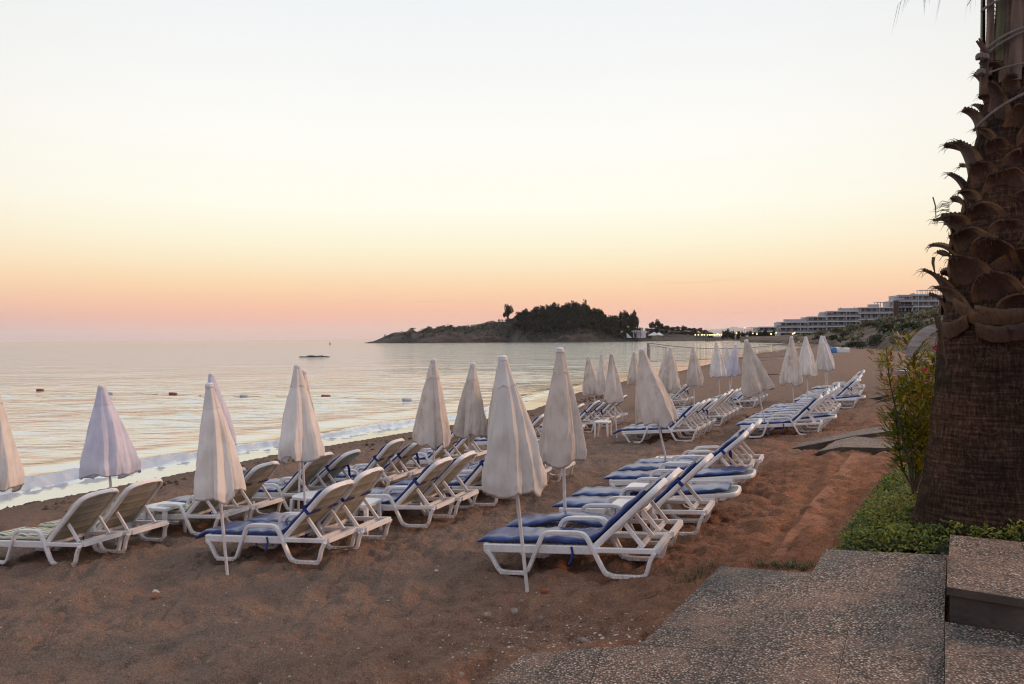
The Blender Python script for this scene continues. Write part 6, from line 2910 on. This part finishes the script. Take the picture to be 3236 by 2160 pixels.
m.rings([[(r_ * math.cos(t), .035 + r_ * 1.1 * math.sin(t) - .02, z) for t in [2 * PI * j / 14 for j in range(14)]] for r_, z in ((.07, 1.64), (.098, 1.72), (.106, 1.80), (.09, 1.88), (.04, 1.915))])
m.build('hair', M['hair'], root, 60)

# ------------------------------------------------------------------ moon
k = NT('moonlight')
em = k.node('ShaderNodeEmission')
em.inputs['Color'].default_value = (1, 1, .95, 1)
em.inputs['Strength'].default_value = 1.05
k.link(em.outputs[0], k.out.inputs['Surface'])
md = 40000.0
c = at_depth(439, 486, md)
R = 12.5 / F_PX * md
m = MB()
for i in range(24):
    pass
rings = []
u1 = Vector((1, 0, .0))
u2 = Vector((0, 0, 1))
for i in range(25):
    a = math.radians(-92 + 118 * i / 24)
    t = 1 - ((i - 12) / 12) ** 2
    o_ = u1 * R * math.cos(a) + u2 * R * math.sin(a)
    rings.append([o_, o_ * (1 - .10 * t - .004), o_ * (1 - .05 * t) + Vector((0, R * .04 * t + 1, 0))])
m.rings(rings)
o = m.build('moon', k.m, None, 0)
o.location = c
tag(o, 'very thin pale crescent moon in the upper left sky', 'moon')

# ------------------------------------------------------------------ haze
HAZE = 2.4e-5
if HAZE:
    m = MB()
    m.box((-29000, -300, -8), (29000, 29500, 420))
    o = m.build('haze', bpy.data.materials.new('thin_haze'), None, 0)
    hm = o.data.materials[0]
    hm.use_nodes = True
    hm.node_tree.nodes.clear()
    pv = hm.node_tree.nodes.new('ShaderNodeVolumePrincipled')
    pv.inputs['Color'].default_value = (.99, .96, .95, 1)
    pv.inputs['Density'].default_value = HAZE
    pv.inputs['Anisotropy'].default_value = .55
    oo = hm.node_tree.nodes.new('ShaderNodeOutputMaterial')
    hm.node_tree.links.new(pv.outputs[0], oo.inputs['Volume'])
    o['kind'] = 'stuff'
    tag(o, 'thin evening haze lying over the sea and the far shore', 'haze')

# ------------------------------------------------------------------ sky
W = bpy.data.worlds.new('World')
S.world = W
W.use_nodes = True
nt = W.node_tree
for n_ in list(nt.nodes):
    nt.nodes.remove(n_)
out = nt.nodes.new('ShaderNodeOutputWorld')
bg = nt.nodes.new('ShaderNodeBackground')
nt.links.new(bg.outputs[0], out.inputs['Surface'])
tc = nt.nodes.new('ShaderNodeTexCoord')
nrm = nt.nodes.new('ShaderNodeVectorMath')
nrm.operation = 'NORMALIZE'
nt.links.new(tc.outputs['Generated'], nrm.inputs[0])
sep = nt.nodes.new('ShaderNodeSeparateXYZ')
nt.links.new(nrm.outputs[0], sep.inputs[0])


def wmath(op, a, b=None, c=None):
    n_ = nt.nodes.new('ShaderNodeMath')
    n_.operation = op
    for s, v in zip(n_.inputs, (a, b, c)):
        if v is None:
            continue
        if isinstance(v, (int, float)):
            s.default_value = v
        else:
            nt.links.new(v, s)
    return n_.outputs[0]


def wramp(fac, stops):
    n_ = nt.nodes.new('ShaderNodeValToRGB')
    n_.color_ramp.interpolation = 'B_SPLINE' if False else 'LINEAR'
    e_ = n_.color_ramp.elements
    while len(e_) < len(stops):
        e_.new(.5)
    for el, (p, c) in zip(e_, stops):
        el.position = p
        el.color = c
    nt.links.new(fac, n_.inputs['Fac'])
    return n_.outputs['Color']


def wmix(f, a, b):
    n_ = nt.nodes.new('ShaderNodeMix')
    n_.data_type = 'RGBA'
    nt.links.new(f, n_.inputs[0])
    for s, v in ((n_.inputs[6], a), (n_.inputs[7], b)):
        if isinstance(v, tuple):
            s.default_value = v
        else:
            nt.links.new(v, s)
    return n_.outputs[2]


zz = wmath('MAXIMUM', sep.outputs['Z'], 0.0)
hl = wmath('SQRT', wmath('ADD', wmath('MULTIPLY', sep.outputs['X'], sep.outputs['X']), wmath('MULTIPLY', sep.outputs['Y'], sep.outputs['Y'])))
hl = wmath('MAXIMUM', hl, .0001)
saz = math.radians(-3)
dot = wmath('DIVIDE', wmath('ADD', wmath('MULTIPLY', sep.outputs['X'], math.sin(saz)), wmath('MULTIPLY', sep.outputs['Y'], math.cos(saz))), hl)


def L(r_, g, b, k=1.0):
    c = lin(r_, g, b)
    return (c[0] * k, c[1] * k, c[2] * k, 1)


front = wramp(zz, [(0, L(218, 172, 160)), (.012, L(232, 178, 160)), (.028, L(246, 184, 158)), (.044, L(252, 196, 160)), (.066, L(255, 215, 171)), (.092, L(255, 233, 194)), (.12, L(255, 246, 216)), (.165, L(255, 253, 236, 1.02)), (.25, L(253, 252, 246, 1.02)), (.38, L(241, 244, 245, 1.02)), (.55, L(228, 234, 241)), (1, L(208, 219, 234))])
side = wramp(zz, [(0, L(182, 162, 163)), (.012, L(197, 166, 164)), (.028, L(222, 177, 164)), (.046, L(243, 194, 164)), (.070, L(251, 213, 174)), (.098, L(253, 229, 194)), (.13, L(252, 239, 213)), (.175, L(250, 244, 228)), (.25, L(246, 243, 236)), (.38, L(233, 236, 237)), (.55, L(221, 228, 236)), (1, L(208, 219, 234))])
back = wramp(zz, [(0, L(150, 140, 160)), (.06, L(190, 172, 186)), (.16, L(212, 194, 202)), (.30, L(208, 206, 220)), (.55, L(212, 218, 232)), (1, L(205, 216, 232))])
mr = nt.nodes.new('ShaderNodeMapRange')
mr.interpolation_type = 'SMOOTHSTEP'
mr.inputs['From Min'].default_value = .74
mr.inputs['From Max'].default_value = .985
nt.links.new(dot, mr.inputs['Value'])
mr2 = nt.nodes.new('ShaderNodeMapRange')
mr2.interpolation_type = 'SMOOTHSTEP'
mr2.inputs['From Min'].default_value = -.35
mr2.inputs['From Max'].default_value = .75
nt.links.new(dot, mr2.inputs['Value'])
col = wmix(mr2.outputs[0], back, wmix(mr.outputs[0], side, front))
# thin mauve streaks of cloud low over the sea
mp = nt.nodes.new('ShaderNodeMapping')
mp.inputs['Scale'].default_value = (5, 5, 95)
nt.links.new(nrm.outputs[0], mp.inputs['Vector'])
nz_ = nt.nodes.new('ShaderNodeTexNoise')
nz_.inputs['Scale'].default_value = 1.6
nz_.inputs['Detail'].default_value = 5
nz_.inputs['Roughness'].default_value = .6
nt.links.new(mp.outputs[0], nz_.inputs['Vector'])
cl = nt.nodes.new('ShaderNodeMapRange')
cl.inputs['From Min'].default_value = .60
cl.inputs['From Max'].default_value = .78
nt.links.new(nz_.outputs['Fac'], cl.inputs['Value'])
band = wramp(zz, [(0, (.35,) * 3 + (1,)), (.03, (1,) * 3 + (1,)), (.06, (.6,) * 3 + (1,)), (.10, (0,) * 3 + (1,))])
cf = wmath('MULTIPLY', wmath('MULTIPLY', cl.outputs[0], band), .45)
col = wmix(cf, col, L(196, 160, 166))
nt.links.new(col, bg.inputs['Color'])
bg.inputs['Strength'].default_value = 1.0

# ------------------------------------------------------------------ the one sun
sun = bpy.data.lights.new('sun', 'SUN')
sun.energy = 2.0
sun.angle = math.radians(10)
sun.color = (1.0, .52, .27)
so = bpy.data.objects.new('sun', sun)
COL.objects.link(so)
so.rotation_euler = Vector((-.93, -.25, -.42)).to_track_quat('-Z', 'Y').to_euler()

# ------------------------------------------------------------------ camera and output
cam = bpy.data.cameras.new('camera')
co = bpy.data.objects.new('camera', cam)
COL.objects.link(co)
cam.sensor_width = 36
cam.lens = 36 * F_PX / 3236
cam.clip_start = .1
cam.clip_end = 90000
mt = Matrix.Identity(4)
for i in range(3):
    mt[i][0], mt[i][1], mt[i][2], mt[i][3] = RIGHT[i], UP[i], -FWD[i], EYE[i]
co.matrix_world = mt
S.camera = co
S.view_settings.view_transform = 'Standard'
S.view_settings.look = 'None'
S.view_settings.exposure = 0.0
S.view_settings.gamma = 1
S.cycles.volume_bounces = 1
S.cycles.use_denoising = True
S.cycles.filter_width = 1.2
